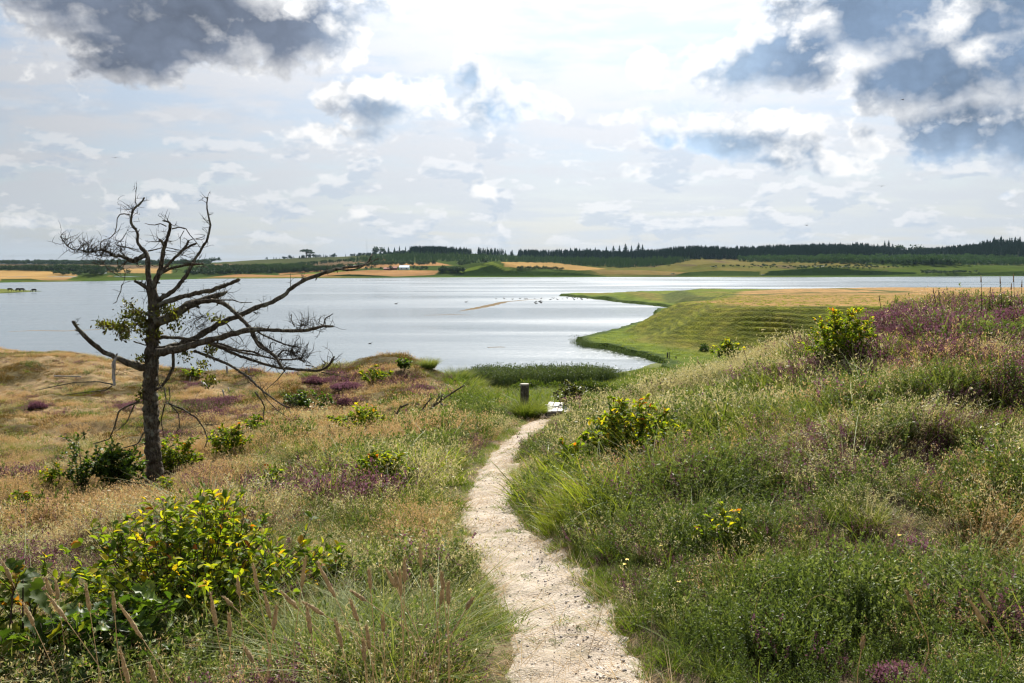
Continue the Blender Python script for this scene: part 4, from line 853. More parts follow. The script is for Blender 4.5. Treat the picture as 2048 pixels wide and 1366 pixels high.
scatter('straw_litter', 'dry trodden straw along the edges of the path', 'straw', [mk_litter() for _ in range(4)], [M['dry']] * 4, np.stack([px_[kk, jj] + rng.normal(0, .04, nlt), py_[kk, jj] + rng.normal(0, .04, nlt), pz_[kk, jj] - .005], -1), .5 + .8 * rng.random(nlt), np.stack([rng.normal(0, .2, nlt), rng.normal(0, .2, nlt), rng.random(nlt) * 6.28], -1), rng.integers(0, 4, nlt))
# turf patches growing into the sand
ntp = 420; kk = (ns * rng.random(ntp) ** 1.5).astype(int); jj = rng.integers(0, nc, ntp); nzv = vnoise(px_[kk, jj] * 4, py_[kk, jj] * 4, 77); ok = nzv > .62; kk, jj = kk[ok], jj[ok]; m_ = len(kk)
scatter('sand_turf', 'tiny tufts of turf growing in the sand of the path', 'grass', [mk_turf(0, .03) for _ in range(4)], [M['verge']] * 4, np.stack([px_[kk, jj], py_[kk, jj], pz_[kk, jj] - .004], -1), .25 + .5 * rng.random(m_), np.stack([0. * kk, 0. * kk, rng.random(m_) * 6.28], -1), rng.integers(0, 4, m_))

# ------------------------------------------------------------------ tubes
class Tube:
    def __init__(s): s.V = []; s.Q = []; s.T = []; s.n = 0
    def add(s, P, R, sides=8, gnarl=.0, cap=True, res=None):
        P = np.asarray([tuple(p) for p in P], float); R = np.asarray(R, float)
        if len(R) != len(P): R = np.interp(np.linspace(0, 1, len(P)), np.linspace(0, 1, len(R)), R)
        sl = np.concatenate([[0], np.cumsum(np.linalg.norm(np.diff(P, axis=0), axis=1))]); Ltot = sl[-1]
        if Ltot < 1e-6: return
        m = res or int(np.clip(Ltot / max(R.mean() * 1.6, .01), 4, 60)); u = np.linspace(0, Ltot, m)
        # smooth through the control points
        mm = m * 2; uu = np.linspace(0, Ltot, mm); C = np.stack([np.interp(uu, sl, P[:, k]) for k in range(3)], 1)
        k = max(1, int(mm / len(P) * .35)); ker = np.hanning(2 * k + 3)[1:-1]; ker /= ker.sum(); pad = len(ker) // 2
        Cp = np.pad(C, ((pad, pad), (0, 0)), 'edge'); C2 = np.stack([np.convolve(Cp[:, q_], ker, 'valid') for q_ in range(3)], 1); C2[0], C2[-1] = C[0], C[-1]
        C = np.stack([np.interp(u, uu, C2[:, q_]) for q_ in range(3)], 1); r = np.interp(u, sl, R)
        if gnarl: C[1:-1] += rng.normal(0, 1, (m - 2, 3)) * (r[1:-1, None] * gnarl)
        Tn = np.gradient(C, axis=0); Tn /= np.linalg.norm(Tn, axis=1)[:, None] + 1e-9
        up = np.array((.13, 1., .21)); A = np.cross(Tn, up); A /= np.linalg.norm(A, axis=1)[:, None] + 1e-9; B = np.cross(Tn, A)
        th = np.linspace(0, 2 * PI, sides, endpoint=False)
        rr = r[:, None] * (1 + (rng.random((m, sides)) - .5) * (.46 if gnarl else .08))
        V = C[:, None] + (A[:, None] * np.cos(th)[None, :, None] + B[:, None] * np.sin(th)[None, :, None]) * rr[..., None]
        i = np.arange(m - 1)[:, None] * sides + np.arange(sides)[None]; j = np.arange(m - 1)[:, None] * sides + (np.arange(sides)[None] + 1) % sides
        s.Q.append(np.stack([i, j, j + sides, i + sides], -1).reshape(-1, 4) + s.n); V = V.reshape(-1, 3)
        e = np.stack([C[0], C[-1] + Tn[-1] * r[-1] * .3]); a0 = len(V); k_ = np.arange(sides); k1 = (k_ + 1) % sides
        s.T.append(np.stack([k1, k_, np.full(sides, a0)], -1) + s.n); s.T.append(np.stack([k_ + (m - 1) * sides, k1 + (m - 1) * sides, np.full(sides, a0 + 1)], -1) + s.n)
        s.V += [V, e]; s.n += len(V) + 2
        return C
    def mesh(s, name): return mesh_np(name, np.concatenate(s.V), [np.concatenate(s.Q), np.concatenate(s.T)])

# ------------------------------------------------------------------ the dead tree
TB = hit(309, 962); TY = TB.y
tree = thing('dead_tree', 'gnarled almost dead tree standing alone in dry grass, with a few withered leaf clusters', 'tree', tuple(TB))
mpp = TY / F                                          # metres per photo pixel at the tree
def zA(p): return (100 + p[0] / 2.1015, 350 + p[1] / 2.1015)      # three enlarged readings of the photograph
def zB(p): return (110 + p[0] / 4.553, 360 + p[1] / 4.553)
def zC(p): return (400 + p[0] / 3.595, 480 + p[1] / 3.595)
def limb(pts, conv, y0=0., y1=0.):
    P = [conv(p) for p in pts]; n_ = len(P)
    return [at(a, b, TY + y0 + (y1 - y0) * (i / (n_ - 1)) ** 1.1 + (random.uniform(-.03, .03) if i else 0)) - TB for i, (a, b) in enumerate(P)]
tk = Tube()
tk.add(limb([(442, 1305), (436, 1200), (430, 1120), (424, 1000), (420, 900), (424, 820), (430, 740), (434, 640), (438, 560), (430, 500), (424, 466)], zA), np.array([36, 31, 29.5, 29, 28, 27, 27, 25, 22, 20, 19]) / 2.1015 * mpp, 20, .035, res=90)
for k_, (a, b, rr) in enumerate([(392, 900, 7), (402, 1140, 9), (458, 1150, 8), (395, 985, 5), (455, 900, 5)]):
    P = limb([(428, b + 6), (a, b)], zA); tk.add(P, [rr * 1.4 / 2.1 * mpp, rr * .9 / 2.1 * mpp], 8, .15, res=6)
obj('trunk', tk.mesh('trunk'), M['bark'], tree)
LIMBS = [  # points, reading, radii (in that reading's px), depth start/end
 ([(872, 985), (850, 870), (845, 760), (842, 690), (818, 650), (788, 622), (756, 580), (748, 540), (755, 490), (735, 450), (700, 412), (690, 370), (697, 325), (706, 285), (735, 245), (770, 222), (797, 190), (814, 160)], zB, [30, 26, 22, 20, 19, 16, 14, 13, 13, 12, 13, 12, 11, 11, 11, 9, 8, 7], 0, .25),
 ([(820, 685), (765, 715), (705, 738), (640, 708), (590, 688), (540, 697), (490, 655), (430, 635), (370, 650), (300, 660), (240, 637), (190, 640), (130, 615), (90, 580), (45, 510)], zB, [24, 22, 21, 17, 14, 13, 11, 10, 8, 7, 6, 5, 4.5, 4, 2.5], .05, -.55),
 ([(885, 985), (930, 890), (962, 790), (977, 700), (992, 620), (1020, 540), (1045, 450), (1050, 390), (1020, 375), (980, 368)], zB, [28, 24, 21, 19, 17, 15, 14, 11, 8, 5], 0, -.35),
 ([(925, 1095), (1000, 1062), (1080, 1010), (1140, 940), (1190, 880), (1232, 800), (1268, 730), (1312, 670), (1342, 612), (1385, 550), (1408, 460), (1416, 400), (1397, 330), (1385, 260), (1382, 195), (1393, 155)], zB, [26, 22, 20, 18, 17, 15, 14, 12, 12, 11, 10, 9, 8, 7, 6, 5], 0, .5),
 ([(960, 860), (1020, 775), (1095, 705), (1160, 640), (1200, 592), (1216, 552)], zB, [14, 13, 12, 12, 11, 9], -.1, .1),
 ([(1165, 640), (1230, 600), (1285, 578)], zB, [10, 10, 10], .05, .1),
 ([(965, 845), (1050, 805), (1150, 782), (1235, 765), (1300, 765), (1352, 762)], zB, [15, 13, 12, 13, 11, 9], -.05, -.6),
 ([(855, 1000), (785, 948), (722, 920)], zB, [22, 16, 13], 0, -.2),
 ([(975, 665), (992, 620), (980, 570), (950, 540)], zB, [12, 11, 12, 10], -.1, -.35),
 ([(445, 552), (520, 522), (600, 500), (680, 486), (740, 462), (795, 440)], zA, [12, 11, 9.5, 9, 8, 6.5], 0, -.9),
 ([(440, 622), (500, 600), (560, 562), (620, 532), (680, 514), (722, 500), (745, 490)], zA, [23, 22, 20, 16, 13, 10, 4], -.05, .5),
 ([(610, 537), (690, 526), (740, 545), (780, 580), (820, 622), (848, 650), (870, 700), (920, 742), (950, 762), (972, 812)], zA, [10, 9, 9.5, 9, 8.5, 8, 7, 6.5, 6, 5], .1, -.6),
 ([(440, 742), (520, 720), (600, 692), (680, 642), (740, 610), (800, 590), (860, 560), (920, 540), (980, 510), (1020, 470), (1070, 440), (1130, 420), (1200, 396), (1260, 386), (1310, 382), (1338, 368), (1355, 333)], zA, [22, 16, 14, 12.5, 11.5, 11, 10.5, 10, 9.5, 9, 8.5, 8.5, 7.5, 6, 5.5, 4.5, 2.5], 0, .9),
 ([(445, 750), (540, 732), (640, 702), (740, 675), (830, 650), (900, 650), (1000, 655), (1090, 652), (1140, 636), (1190, 635)], zA, [21, 17, 14, 12, 11, 8, 7.5, 7, 6, 4.5], -.05, -.9),
 ([(440, 682), (500, 682), (560, 686), (640, 697), (720, 720), (800, 745), (860, 756), (930, 770)], zA, [11, 7, 6, 5, 5, 4.5, 4, 3], 0, -.6),
 ([(-10, 735), (50, 738), (160, 778), (280, 832), (400, 872), (500, 903), (560, 917), (700, 932), (860, 940), (920, 910), (966, 838)], zC, [15, 13, 11.5, 10.5, 10, 10, 9.5, 9, 9, 9, 6], -.1, -1.1),
 ([(-40, 800), (0, 812), (100, 852), (200, 892), (280, 940), (350, 985), (400, 1040), (460, 1092), (540, 1150), (600, 1190), (642, 1202)], zC, [11, 10, 10, 9.5, 9, 8.5, 7.5, 7, 6, 5.5, 5], -.1, -1.2),
 ([(60, 740), (160, 748), (260, 790), (380, 802), (450, 835), (540, 857), (640, 862), (715, 852), (752, 882)], zC, [8, 8, 7.5, 7, 6.5, 6, 5.5, 6, 4], -.1, -.3),
 ([(352, 628), (372, 680), (420, 762), (480, 798), (540, 825), (572, 880), (606, 935)], zC, [8, 9, 9, 8.5, 8, 7, 6], -.2, -.9),
 ([(392, 642), (450, 682), (540, 722), (620, 755), (716, 772)], zC, [7, 6, 5.5, 5, 5], -.3, -.5),
 ([(418, 818), (340, 792), (280, 768), (220, 742), (165, 697), (122, 652), (97, 615)], zA, [18, 14, 11, 10, 9.5, 8.5, 6], 0, -.7),
 ([(518, 745), (518, 810), (492, 858), (468, 892), (440, 900)], zA, [7, 7, 6.5, 6, 4], .05, -.1),
]
for i, (pts, cv, rr, y0, y1) in enumerate(LIMBS):
    sc_ = {zA: 2.1015, zB: 4.553, zC: 3.595}[cv]; tb = Tube(); rad = np.array(rr) / sc_ * mpp * .95
    P = limb(pts, cv, y0, y1); C = tb.add(P, rad, 10, .09)
    for _ in range(int(len(pts) * .8)):                       # knots and snapped stubs
        k = random.randrange(1, len(C) - 1); r_ = float(np.interp(k / len(C), np.linspace(0, 1, len(rad)), rad)); d_ = np.array([random.gauss(0, 1), random.gauss(0, .6), random.gauss(.2, 1)]); d_ /= np.linalg.norm(d_)
        tb.add([C[k], C[k] + d_ * r_ * random.uniform(1.4, 3.2)], [r_ * .55, r_ * .25], 5, .2, res=4)
    obj('branch', tb.mesh('branch'), M['bark'], tree)
# the pale barkless piece hanging from the low left limb
hb = Tube(); hb.add(limb([(279, 764), (267, 795), (268, 840), (271, 885)], zA, -.35, -.4), np.array([4, 8, 6.5, 5]) / 2.1 * mpp, 9, .12)
o_ = obj('broken_branch', hb.mesh('broken_branch'), M['grey_wood'], tree); o_['label'] = 'pale barkless stub hanging from the low left limb'
MINOR = [(zB, 3.6, [[(738, 228), (733, 180), (736, 130), (742, 62)], [(682, 318), (640, 308), (592, 312), (566, 350), (562, 420), (548, 478), (500, 532), (440, 545), (408, 580), (420, 622), (456, 636)], [(455, 632), (480, 570), (490, 545)], [(546, 490), (592, 445)],
                  [(430, 636), (412, 600)], [(715, 378), (773, 376)], [(560, 592), (600, 605), (660, 615), (720, 642), (790, 660)], [(596, 600), (596, 660), (640, 702)], [(610, 602), (700, 620), (762, 645), (812, 650)], [(656, 735), (615, 790), (640, 840), (635, 900), (622, 945)], [(628, 940), (682, 918)],
                  [(390, 712), (440, 752), (480, 802), (540, 850), (600, 880), (632, 888)], [(730, 745), (765, 785), (795, 792), (822, 770)], [(1015, 422), (960, 396), (910, 410), (858, 406), (818, 394)], [(1065, 445), (1130, 430), (1192, 442), (1228, 500), (1282, 560), (1312, 602), (1338, 640)], [(1175, 462), (1140, 522), (1142, 582)], [(1055, 400), (1085, 420), (1112, 396)],
                  [(1410, 408), (1375, 372), (1345, 343)], [(1285, 535), (1340, 522), (1368, 500)], [(1215, 552), (1260, 535), (1320, 545), (1368, 535)], [(1290, 790), (1370, 786), (1402, 815)], [(1296, 745), (1328, 688)], [(850, 648), (920, 632), (990, 612), (1060, 622), (1150, 642), (1232, 650)], [(1010, 642), (1100, 652), (1180, 690), (1250, 716)], [(620, 945), (605, 962), (600, 1012), (575, 1062), (560, 1112), (530, 1125)],
                  [(565, 730), (580, 800), (600, 870)], [(855, 765), (900, 785), (950, 782)], [(1175, 905), (1220, 912)], [(1100, 1000), (1145, 1020)]]),
         (zA, 2.9, [[(700, 526), (770, 525), (800, 536), (850, 535)], [(1150, 632), (1158, 602), (1190, 583)], [(1200, 396), (1250, 400), (1290, 395), (1330, 376), (1380, 350)], [(852, 570), (872, 585)], [(448, 762), (452, 820), (456, 880), (482, 902)], [(480, 890), (490, 960), (500, 966)], [(498, 960), (560, 985), (618, 1022), (650, 1070), (662, 1112), (650, 1145)], [(508, 968), (540, 1002), (546, 1062), (530, 1080)], [(484, 960), (466, 1030), (478, 1100)], [(655, 1090), (668, 1140)],
                  [(372, 955), (340, 965), (290, 990), (270, 1060), (250, 1110), (182, 1130)], [(355, 965), (322, 1040), (272, 1082)], [(395, 1080), (370, 1130), (300, 1150), (252, 1170)], [(265, 880), (200, 868), (100, 872), (-60, 905)], [(262, 885), (235, 905), (160, 912), (60, 925)], [(500, 890), (505, 940), (490, 965)], [(352, 700), (400, 715), (430, 722)], [(432, 640), (380, 622), (310, 636), (240, 622), (190, 632)], [(436, 590), (380, 575), (340, 548), (312, 528)], [(310, 636), (290, 670), (300, 700)], [(380, 622), (345, 600), (325, 590)], [(268, 835), (290, 842)]]),
         (zC, 4.2, [[(190, 598), (232, 652), (290, 700), (316, 746)], [(218, 702), (312, 768)], [(612, 935), (560, 1002), (470, 1080)], [(872, 950), (950, 966), (1065, 990)], [(450, 1090), (482, 1150), (560, 1230), (626, 1272)], [(640, 1205), (656, 1256)], [(500, 780), (506, 745), (530, 732), (545, 750)], [(396, 1092), (440, 1150), (465, 1200), (455, 1250), (462, 1310)], [(370, 660), (420, 705)], [(385, 520), (415, 536)], [(880, 610), (855, 600), (865, 550)],
                  [(680, 620), (655, 575), (660, 530)], [(745, 635), (780, 600)], [(560, 830), (600, 790), (640, 800), (690, 830), (745, 870)], [(760, 900), (800, 905), (845, 925)], [(880, 920), (905, 885), (880, 870)], [(935, 880), (998, 850)], [(650, 345), (652, 240)], [(740, 285), (725, 245)], [(920, 210), (905, 225)]])]
mb_ = Tube(); tw = Tube()
def twigs_from(P, n_, ln_, r_, dirs=None, lvl=1):
    for _ in range(n_):
        k = random.uniform(.15, 1) * (len(P) - 1); i = int(min(k, len(P) - 2)); f = k - i; p = P[i] * (1 - f) + P[i + 1] * f
        a = random.uniform(0, 2 * PI); e = random.gauss(.35, .6); d = Vector((math.cos(a) * math.cos(e), .5 * math.sin(a) * math.cos(e), math.sin(e)))
        if dirs: d = (d + Vector(dirs)).normalized()
        l = ln_ * random.uniform(.4, 1.3); pts = [p]; q_ = p.copy(); dd = d.copy()
        for s_i in range(4):
            dd = (dd + Vector((random.gauss(0, .28), random.gauss(0, .2), random.gauss(.03, .28)))).normalized(); q_ = q_ + dd * (l / 4); pts.append(q_.copy())
        tw.add(pts, [r_, r_ * .35], 4, 0, res=5)
        if lvl and random.random() < .6: twigs_from(pts, 2, ln_ * .5, r_ * .7, dirs, lvl - 1)
for cv, r_, lst in MINOR:
    sc_ = {zA: 2.1015, zB: 4.553, zC: 3.595}[cv]
    for pts in lst:
        dy = random.uniform(-.5, .5) * .4; P = limb(pts, cv, dy, dy + random.uniform(-.2, .2)); r0 = r_ / sc_ * mpp * (1.25 if len(pts) > 4 else .9 if len(pts) > 2 else .5); mb_.add(P, [r0 * 1.25, r0 * .55], 6, .1)
        twigs_from([Vector(p) for p in P], random.randint(1, 3), .12, .0035, lvl=1)
tag(obj('branches', mb_.mesh('branches'), M['bark'], tree), kind='stuff')
for idx_, n_, ln_ in [(1, 62, .24), (0, 14, .15), (2, 16, .14), (3, 16, .14), (6, 12, .16), (10, 26, .22), (11, 26, .24), (12, 16, .14), (13, 34, .22), (15, 30, .22), (16, 16, .2), (17, 22, .18), (18, 26, .2), (20, 10, .15), (21, 12, .2), (9, 8, .12), (4, 6, .1), (7, 4, .1), (14, 12, .2), (19, 12, .14)]:
    pts, cv, rr, y0, y1 = LIMBS[idx_]; twigs_from(limb(pts, cv, y0, y1), int(n_ * 1.5), ln_, .0042)
for a, b, n_ in [(600, 830, 26), (680, 860, 22), (700, 620, 22), (620, 820, 18), (600, 1170, 8)]:
    p = at(*zC((a, b)), TY - .5) - TB; twigs_from([p, p + Vector((.2, 0, .02))], n_, .26, .0042)
for a, b, n_ in [(360, 690, 20), (250, 650, 14), (450, 690, 16), (560, 640, 12), (360, 770, 10), (230, 600, 6), (560, 560, 6), (640, 270, 8), (900, 560, 12), (1100, 690, 8), (780, 1020, 10)]:
    p = at(*zB((a, b)), TY - .3) - TB; twigs_from([p, p + Vector((.12, 0, .0))], n_, .22, .004)
for a, b, n_ in [(600, 600, 26), (560, 640, 18), (640, 660, 10), (520, 1000, 10), (600, 1050, 10)]:
    p = at(*zA((a, b)), TY + .1) - TB; twigs_from([p, p + Vector((.25, 0, .0))], n_, .30, .004, (0, 0, -.5))
tag(obj('twigs', tw.mesh('twigs'), M['twig'], tree), kind='stuff')
CL = [((300, 640), 46, 22, 170), ((230, 625), 30, 16, 70), ((350, 590), 50, 26, 120), ((330, 545), 22, 18, 26), ((385, 610), 24, 30, 80), ((310, 680), 24, 14, 50), ((395, 655), 20, 36, 60), ((490, 570), 46, 22, 110), ((540, 600), 30, 20, 30), ((570, 760), 18, 20, 30), ((675, 738), 20, 26, 70), ((635, 798), 24, 12, 45), ((670, 865), 24, 26, 60), ((700, 603), 30, 10, 30), ((385, 770), 26, 14, 45), ((378, 930), 14, 26, 26), ((520, 640), 26, 20, 26), ((450, 665), 20, 20, 30)]
lf = MBuf()
def leafblob(mb, C, rx, ry, rz, n, size, elong=1.9):
    P = rng.normal(0, .55, (n, 3)) * np.array((rx, ry, rz)) + np.array(C); flecks(mb, P, size, rng.random(n), 1., elong, .1, .3)
for (c, rx, rz, n_) in CL:
    p = at(*zA(c), TY - .12) - TB; leafblob(lf, p, rx / 2.1 * mpp, .14, rz / 2.1 * mpp, int(n_ * 1.9), .052)
tag(obj('leaves', lf.mesh('leaves'), M['leaf_tree'], tree), kind='stuff')

# ------------------------------------------------------------------ leafy shrubs
def leaf_mesh(kind='oval', L=.06, W_=.6):
    """one leaf lying along +Y, base at the origin, folded and curled"""
    n_ = 5; mb = MBuf(); prof = {'oval': [.06, .62, 1., .82, .06], 'oak': [.1, .62, .5, 1., .16]}[kind]; ys = {'oval': [0, .22, .5, .78, 1.], 'oak': [0, .28, .46, .74, 1.]}[kind]
    V = []
    for i in range(n_):
        y = ys[i] * L; w_ = prof[i] * L * W_ * .5; zc = -.22 * L * (ys[i] ** 2) + .06 * L; V += [(-w_, y, zc + w_ * .35), (0, y, zc), (w_, y, zc + w_ * .35)]
    if kind == 'oak':
        # wavy lobes: extra points between the rows pulled in
        pass
    Q = []
    for i in range(n_ - 1):
        a = i * 3; Q += [(a, a + 1, a + 4, a + 3), (a + 1, a + 2, a + 5, a + 4)]
    me = mesh_np('leaf', V, np.array(Q), attrs={'v': np.full(len(V), .5), 'h': np.ones(len(V))}); return me
def oak_mesh(L=.12, W_=.62):
    # outline with rounded lobes
    ys = [0, .10, .20, .28, .38, .46, .56, .64, .76, .84, .93, 1.0]; ws = [.03, .16, .42, .26, .66, .36, .88, .50, .92, .52, .48, .10]
    V = []; Q = []
    for y, w_ in zip(ys, ws):
        w_ *= L * W_ * .5; zc = -.20 * L * y * y + .03 * L * math.sin(y * 14); V += [(-w_, y * L + w_ * .22, zc + w_ * .3), (0, y * L, zc), (w_, y * L + w_ * .22, zc + w_ * .3)]
    for i in range(len(ys) - 1):
        a = i * 3; Q += [(a, a + 1, a + 4, a + 3), (a + 1, a + 2, a + 5, a + 4)]
    return mesh_np('leaf', V, np.array(Q), attrs={'v': np.full(len(V), .5), 'h': np.ones(len(V))})
LEAF_CACHE = {}
def leaf_shared(kind, size, mt):
    k = (kind, round(size, 3), mt.name)
    if k not in LEAF_CACHE:
        me = leaf_mesh('oval', size, .62) if kind == 'oval' else oak_mesh(size, .7); me.materials.append(mt); LEAF_CACHE[k] = me
    return LEAF_CACHE[k]
def shrub(label, px, py, wpx, hpx, nstem, nleaf, leaf_px, kind='oval', obj_leaves=0, mobj=None, mjoin=None, cat='shrub', name='leafy_shrub', group=None, dy=0., top=.35, zf_=None, lean=.5, stemr=.004, base=None, d_off=0.):
    if leaf_px < 18: nleaf = int(nleaf * 2.); hpx *= 1.15; wpx *= 1.12
    b = base if base is not None else hit(px, py); b = Vector(b)
    if d_off: b = Vector((b.x * (1 + d_off / b.y), b.y + d_off, 0)); b.z = float(zg(b.x, b.y))
    mp = b.y / F; Wm_, Hm = wpx * mp, hpx * mp; ls = leaf_px * mp * (1.1 if leaf_px > 18 else .95)
    t = thing(name, label, cat, tuple(b), group=group)
    st = Tube(); tips = []; joints = []
    for i in range(nstem):
        a = random.uniform(0, 2 * PI); r = random.random() ** .6; ex = Vector((math.cos(a) * r * Wm_ * .5, math.sin(a) * r * Wm_ * .35, Hm * (1 - .55 * r * r) * random.uniform(.7, 1.05)))
        b0 = Vector((ex.x * .25, ex.y * .25, -.04)); mid = b0.lerp(ex, .5) + Vector((random.gauss(0, .04), random.gauss(0, .04), Hm * .06)) ; P = [b0, mid, ex]
        st.add(P, [stemr * 1.4, stemr, stemr * .5], 5, 0, res=7)
        for s_ in range(random.randint(2, 4)):
            u = random.uniform(.35, .95); p0 = P[0].lerp(P[1], u * 2) if u < .5 else P[1].lerp(P[2], u * 2 - 1); d = Vector((random.gauss(0, 1), random.gauss(0, 1), random.uniform(.2, 1.4))).normalized(); p1 = p0 + d * Hm * random.uniform(.12, .28)
            st.add([p0, p1], [stemr * .6, stemr * .3], 4, 0, res=3); tips.append((p0, p1))
        tips.append((mid, ex)); tips.append((b0.lerp(mid, .4), mid))
    obj('stems', st.mesh('stems'), M['stem'], t)
    def one():
        p0, p1 = random.choice(tips); u = random.random() ** .7; p = p0.lerp(p1, u); ax = (p1 - p0).normalized()
        d = (ax * random.uniform(.1, 1.0) + Vector((random.gauss(0, .7), random.gauss(0, .7), random.gauss(.15, .45)))).normalized(); return p, d
    mo = mobj or M['leaf_obj']; me = leaf_shared(kind, max(round(ls, 3), .01), mo)
    for i in range(min(obj_leaves, 290)):
        p, d = one(); q_ = d.to_track_quat('Y', 'Z'); q_.rotate(Euler((0, 0, 0))); e = (q_ @ Euler((0, random.uniform(-.7, .7), 0)).to_quaternion()).to_euler()
        o = bpy.data.objects.new('leaf', me); COL.objects.link(o); o.parent = t; o.location = p; o.rotation_euler = e; s_ = random.uniform(.65, 1.2); o.scale = (s_ * random.uniform(.6, 1.05), s_, s_ * random.uniform(.5, 1.8))
    if nleaf > 0:
        src = me; nv = len(src.vertices); co = np.empty(nv * 3, np.float32); src.vertices.foreach_get('co', co); co = co.reshape(-1, 3)
        npoly = len(src.polygons); vi = np.empty(npoly * 4, np.int32); src.polygons.foreach_get('vertices', vi); vi = vi.reshape(-1, 4)
        VV, QQ, vv = [], [], []
        for i in range(nleaf):
            p, d = one(); q_ = d.to_track_quat('Y', 'Z'); R_m = np.array((q_ @ Euler((0, random.uniform(-.9, .9), 0)).to_quaternion()).to_matrix()) * random.uniform(.6, 1.15)
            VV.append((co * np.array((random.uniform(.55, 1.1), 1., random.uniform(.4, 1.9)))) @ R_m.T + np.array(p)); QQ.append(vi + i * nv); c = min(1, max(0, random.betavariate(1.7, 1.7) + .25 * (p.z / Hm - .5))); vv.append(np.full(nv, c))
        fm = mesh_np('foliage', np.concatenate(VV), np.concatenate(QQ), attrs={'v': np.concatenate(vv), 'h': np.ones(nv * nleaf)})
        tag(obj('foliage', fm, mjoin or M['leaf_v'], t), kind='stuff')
    return t
SG = 'leafy shrubs scattered over the dunes'
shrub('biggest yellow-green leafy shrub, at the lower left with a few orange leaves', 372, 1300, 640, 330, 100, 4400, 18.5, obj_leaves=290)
shrub('tall narrow upper shoot of yellow-green leaves behind the biggest shrub', 436, 1150, 190, 170, 24, 520, 18.5, obj_leaves=120, name='leafy_shrub')
shrub('young oak at the lower left corner with large yellow and green lobed leaves', 60, 1400, 260, 290, 12, 0, 56, 'oak', 150, M['leaf_oak'], name='oak_sapling', cat='shrub', stemr=.006)
shrub('dark green low oak bush below the biggest yellow-green shrub', 250, 1400, 440, 225, 34, 620, 40, 'oak', 160, M['leaf_dark_obj'], M['leaf_dark'], name='oak_sapling')
shrub('small yellow-green shrub right of the biggest shrub', 670, 1190, 140, 110, 12, 90, 23, obj_leaves=70)
shrub('low yellow shrub beside seed heads near the path bottom', 745, 1200, 110, 80, 10, 60, 20, obj_leaves=50)
shrub('bright yellow-green shrub with a dark hollow below, right of the path', 1262, 948, 250, 118, 44, 1500, 13, obj_leaves=200, d_off=.3)
shrub('smaller yellow-green shrub directly left below the bright one with the dark hollow', 1158, 962, 110, 74, 18, 420, 12, obj_leaves=80)
shrub('small bright shrub in the creeping willow at lower right', 1452, 1095, 120, 76, 12, 90, 17, obj_leaves=90)
shrub('shrub with yellow tips on the skyline of the right dune', 1690, 742, 170, 108, 40, 1500, 10, 'oval', 80)
shrub('dark green shrub left of the dead tree foot', 238, 992, 110, 108, 30, 1300, 10, mobj=M['leaf_dark_obj'], mjoin=M['leaf_dark'])
shrub('narrow upright dark shrub second left of the tree', 163, 1000, 40, 118, 10, 380, 9, mobj=M['leaf_dark_obj'], mjoin=M['leaf_dark'])
shrub('short thin shrub farthest left in the dry grass', 105, 990, 60, 60, 9, 220, 9, mobj=M['leaf_dark_obj'], mjoin=M['leaf_v'])
shrub('green shrub touching the right side of the tree trunk', 352, 952, 90, 76, 22, 700, 9.5)
shrub('pale yellow-green shrub just right of the tree between grass', 458, 930, 90, 76, 20, 560, 9)
shrub('wide yellow-green shrub left of the path bend', 762, 985, 140, 80, 26, 640, 12, obj_leaves=60)
shrub('small yellowish shrub in heather below the tree', 552, 992, 70, 60, 12, 200, 12)
shrub('yellow-green bush in front of the heather hollow', 722, 872, 130, 64, 24, 620, 8.5)
shrub('dark green bush in the hollow of the far ridge', 622, 826, 110, 46, 24, 700, 7, mobj=M['leaf_dark_obj'], mjoin=M['leaf_dark'])
shrub('bush on top of the far ridge beside the water', 806, 745, 36, 26, 12, 240, 6, mobj=M['leaf_dark_obj'], mjoin=M['leaf_dark'])
shrub('olive bush on the slope of the far ridge end', 752, 768, 70, 34, 16, 420, 6, mobj=M['leaf_dark_obj'], mjoin=M['leaf_v'])
shrub('light green bush on the crest of the right bank', 1458, 722, 70, 40, 16, 420, 7.5)
shrub('small light green plant left of the tree, low', 335, 1010, 60, 50, 10, 160, 10)
shrub('low shrub at the left edge above the heather', 48, 1035, 90, 54, 12, 260, 11, mobj=M['leaf_dark_obj'], mjoin=M['leaf_v'])
shrub('small green bush below the tip of the long hanging branch', 510, 862, 50, 30, 12, 220, 8)
shrub('green bush behind the trunk in the valley', 300, 812, 50, 24, 12, 240, 6)
shrub('pale green bush on the far ridge right of the trunk', 388, 757, 54, 18, 10, 200, 6)
shrub('plum and green leafy bush beside the boardwalk', 1142, 826, 78, 62, 24, 900, 8, mobj=M['leaf_dark_obj'], mjoin=M['leaf_plum'], d_off=1.5)
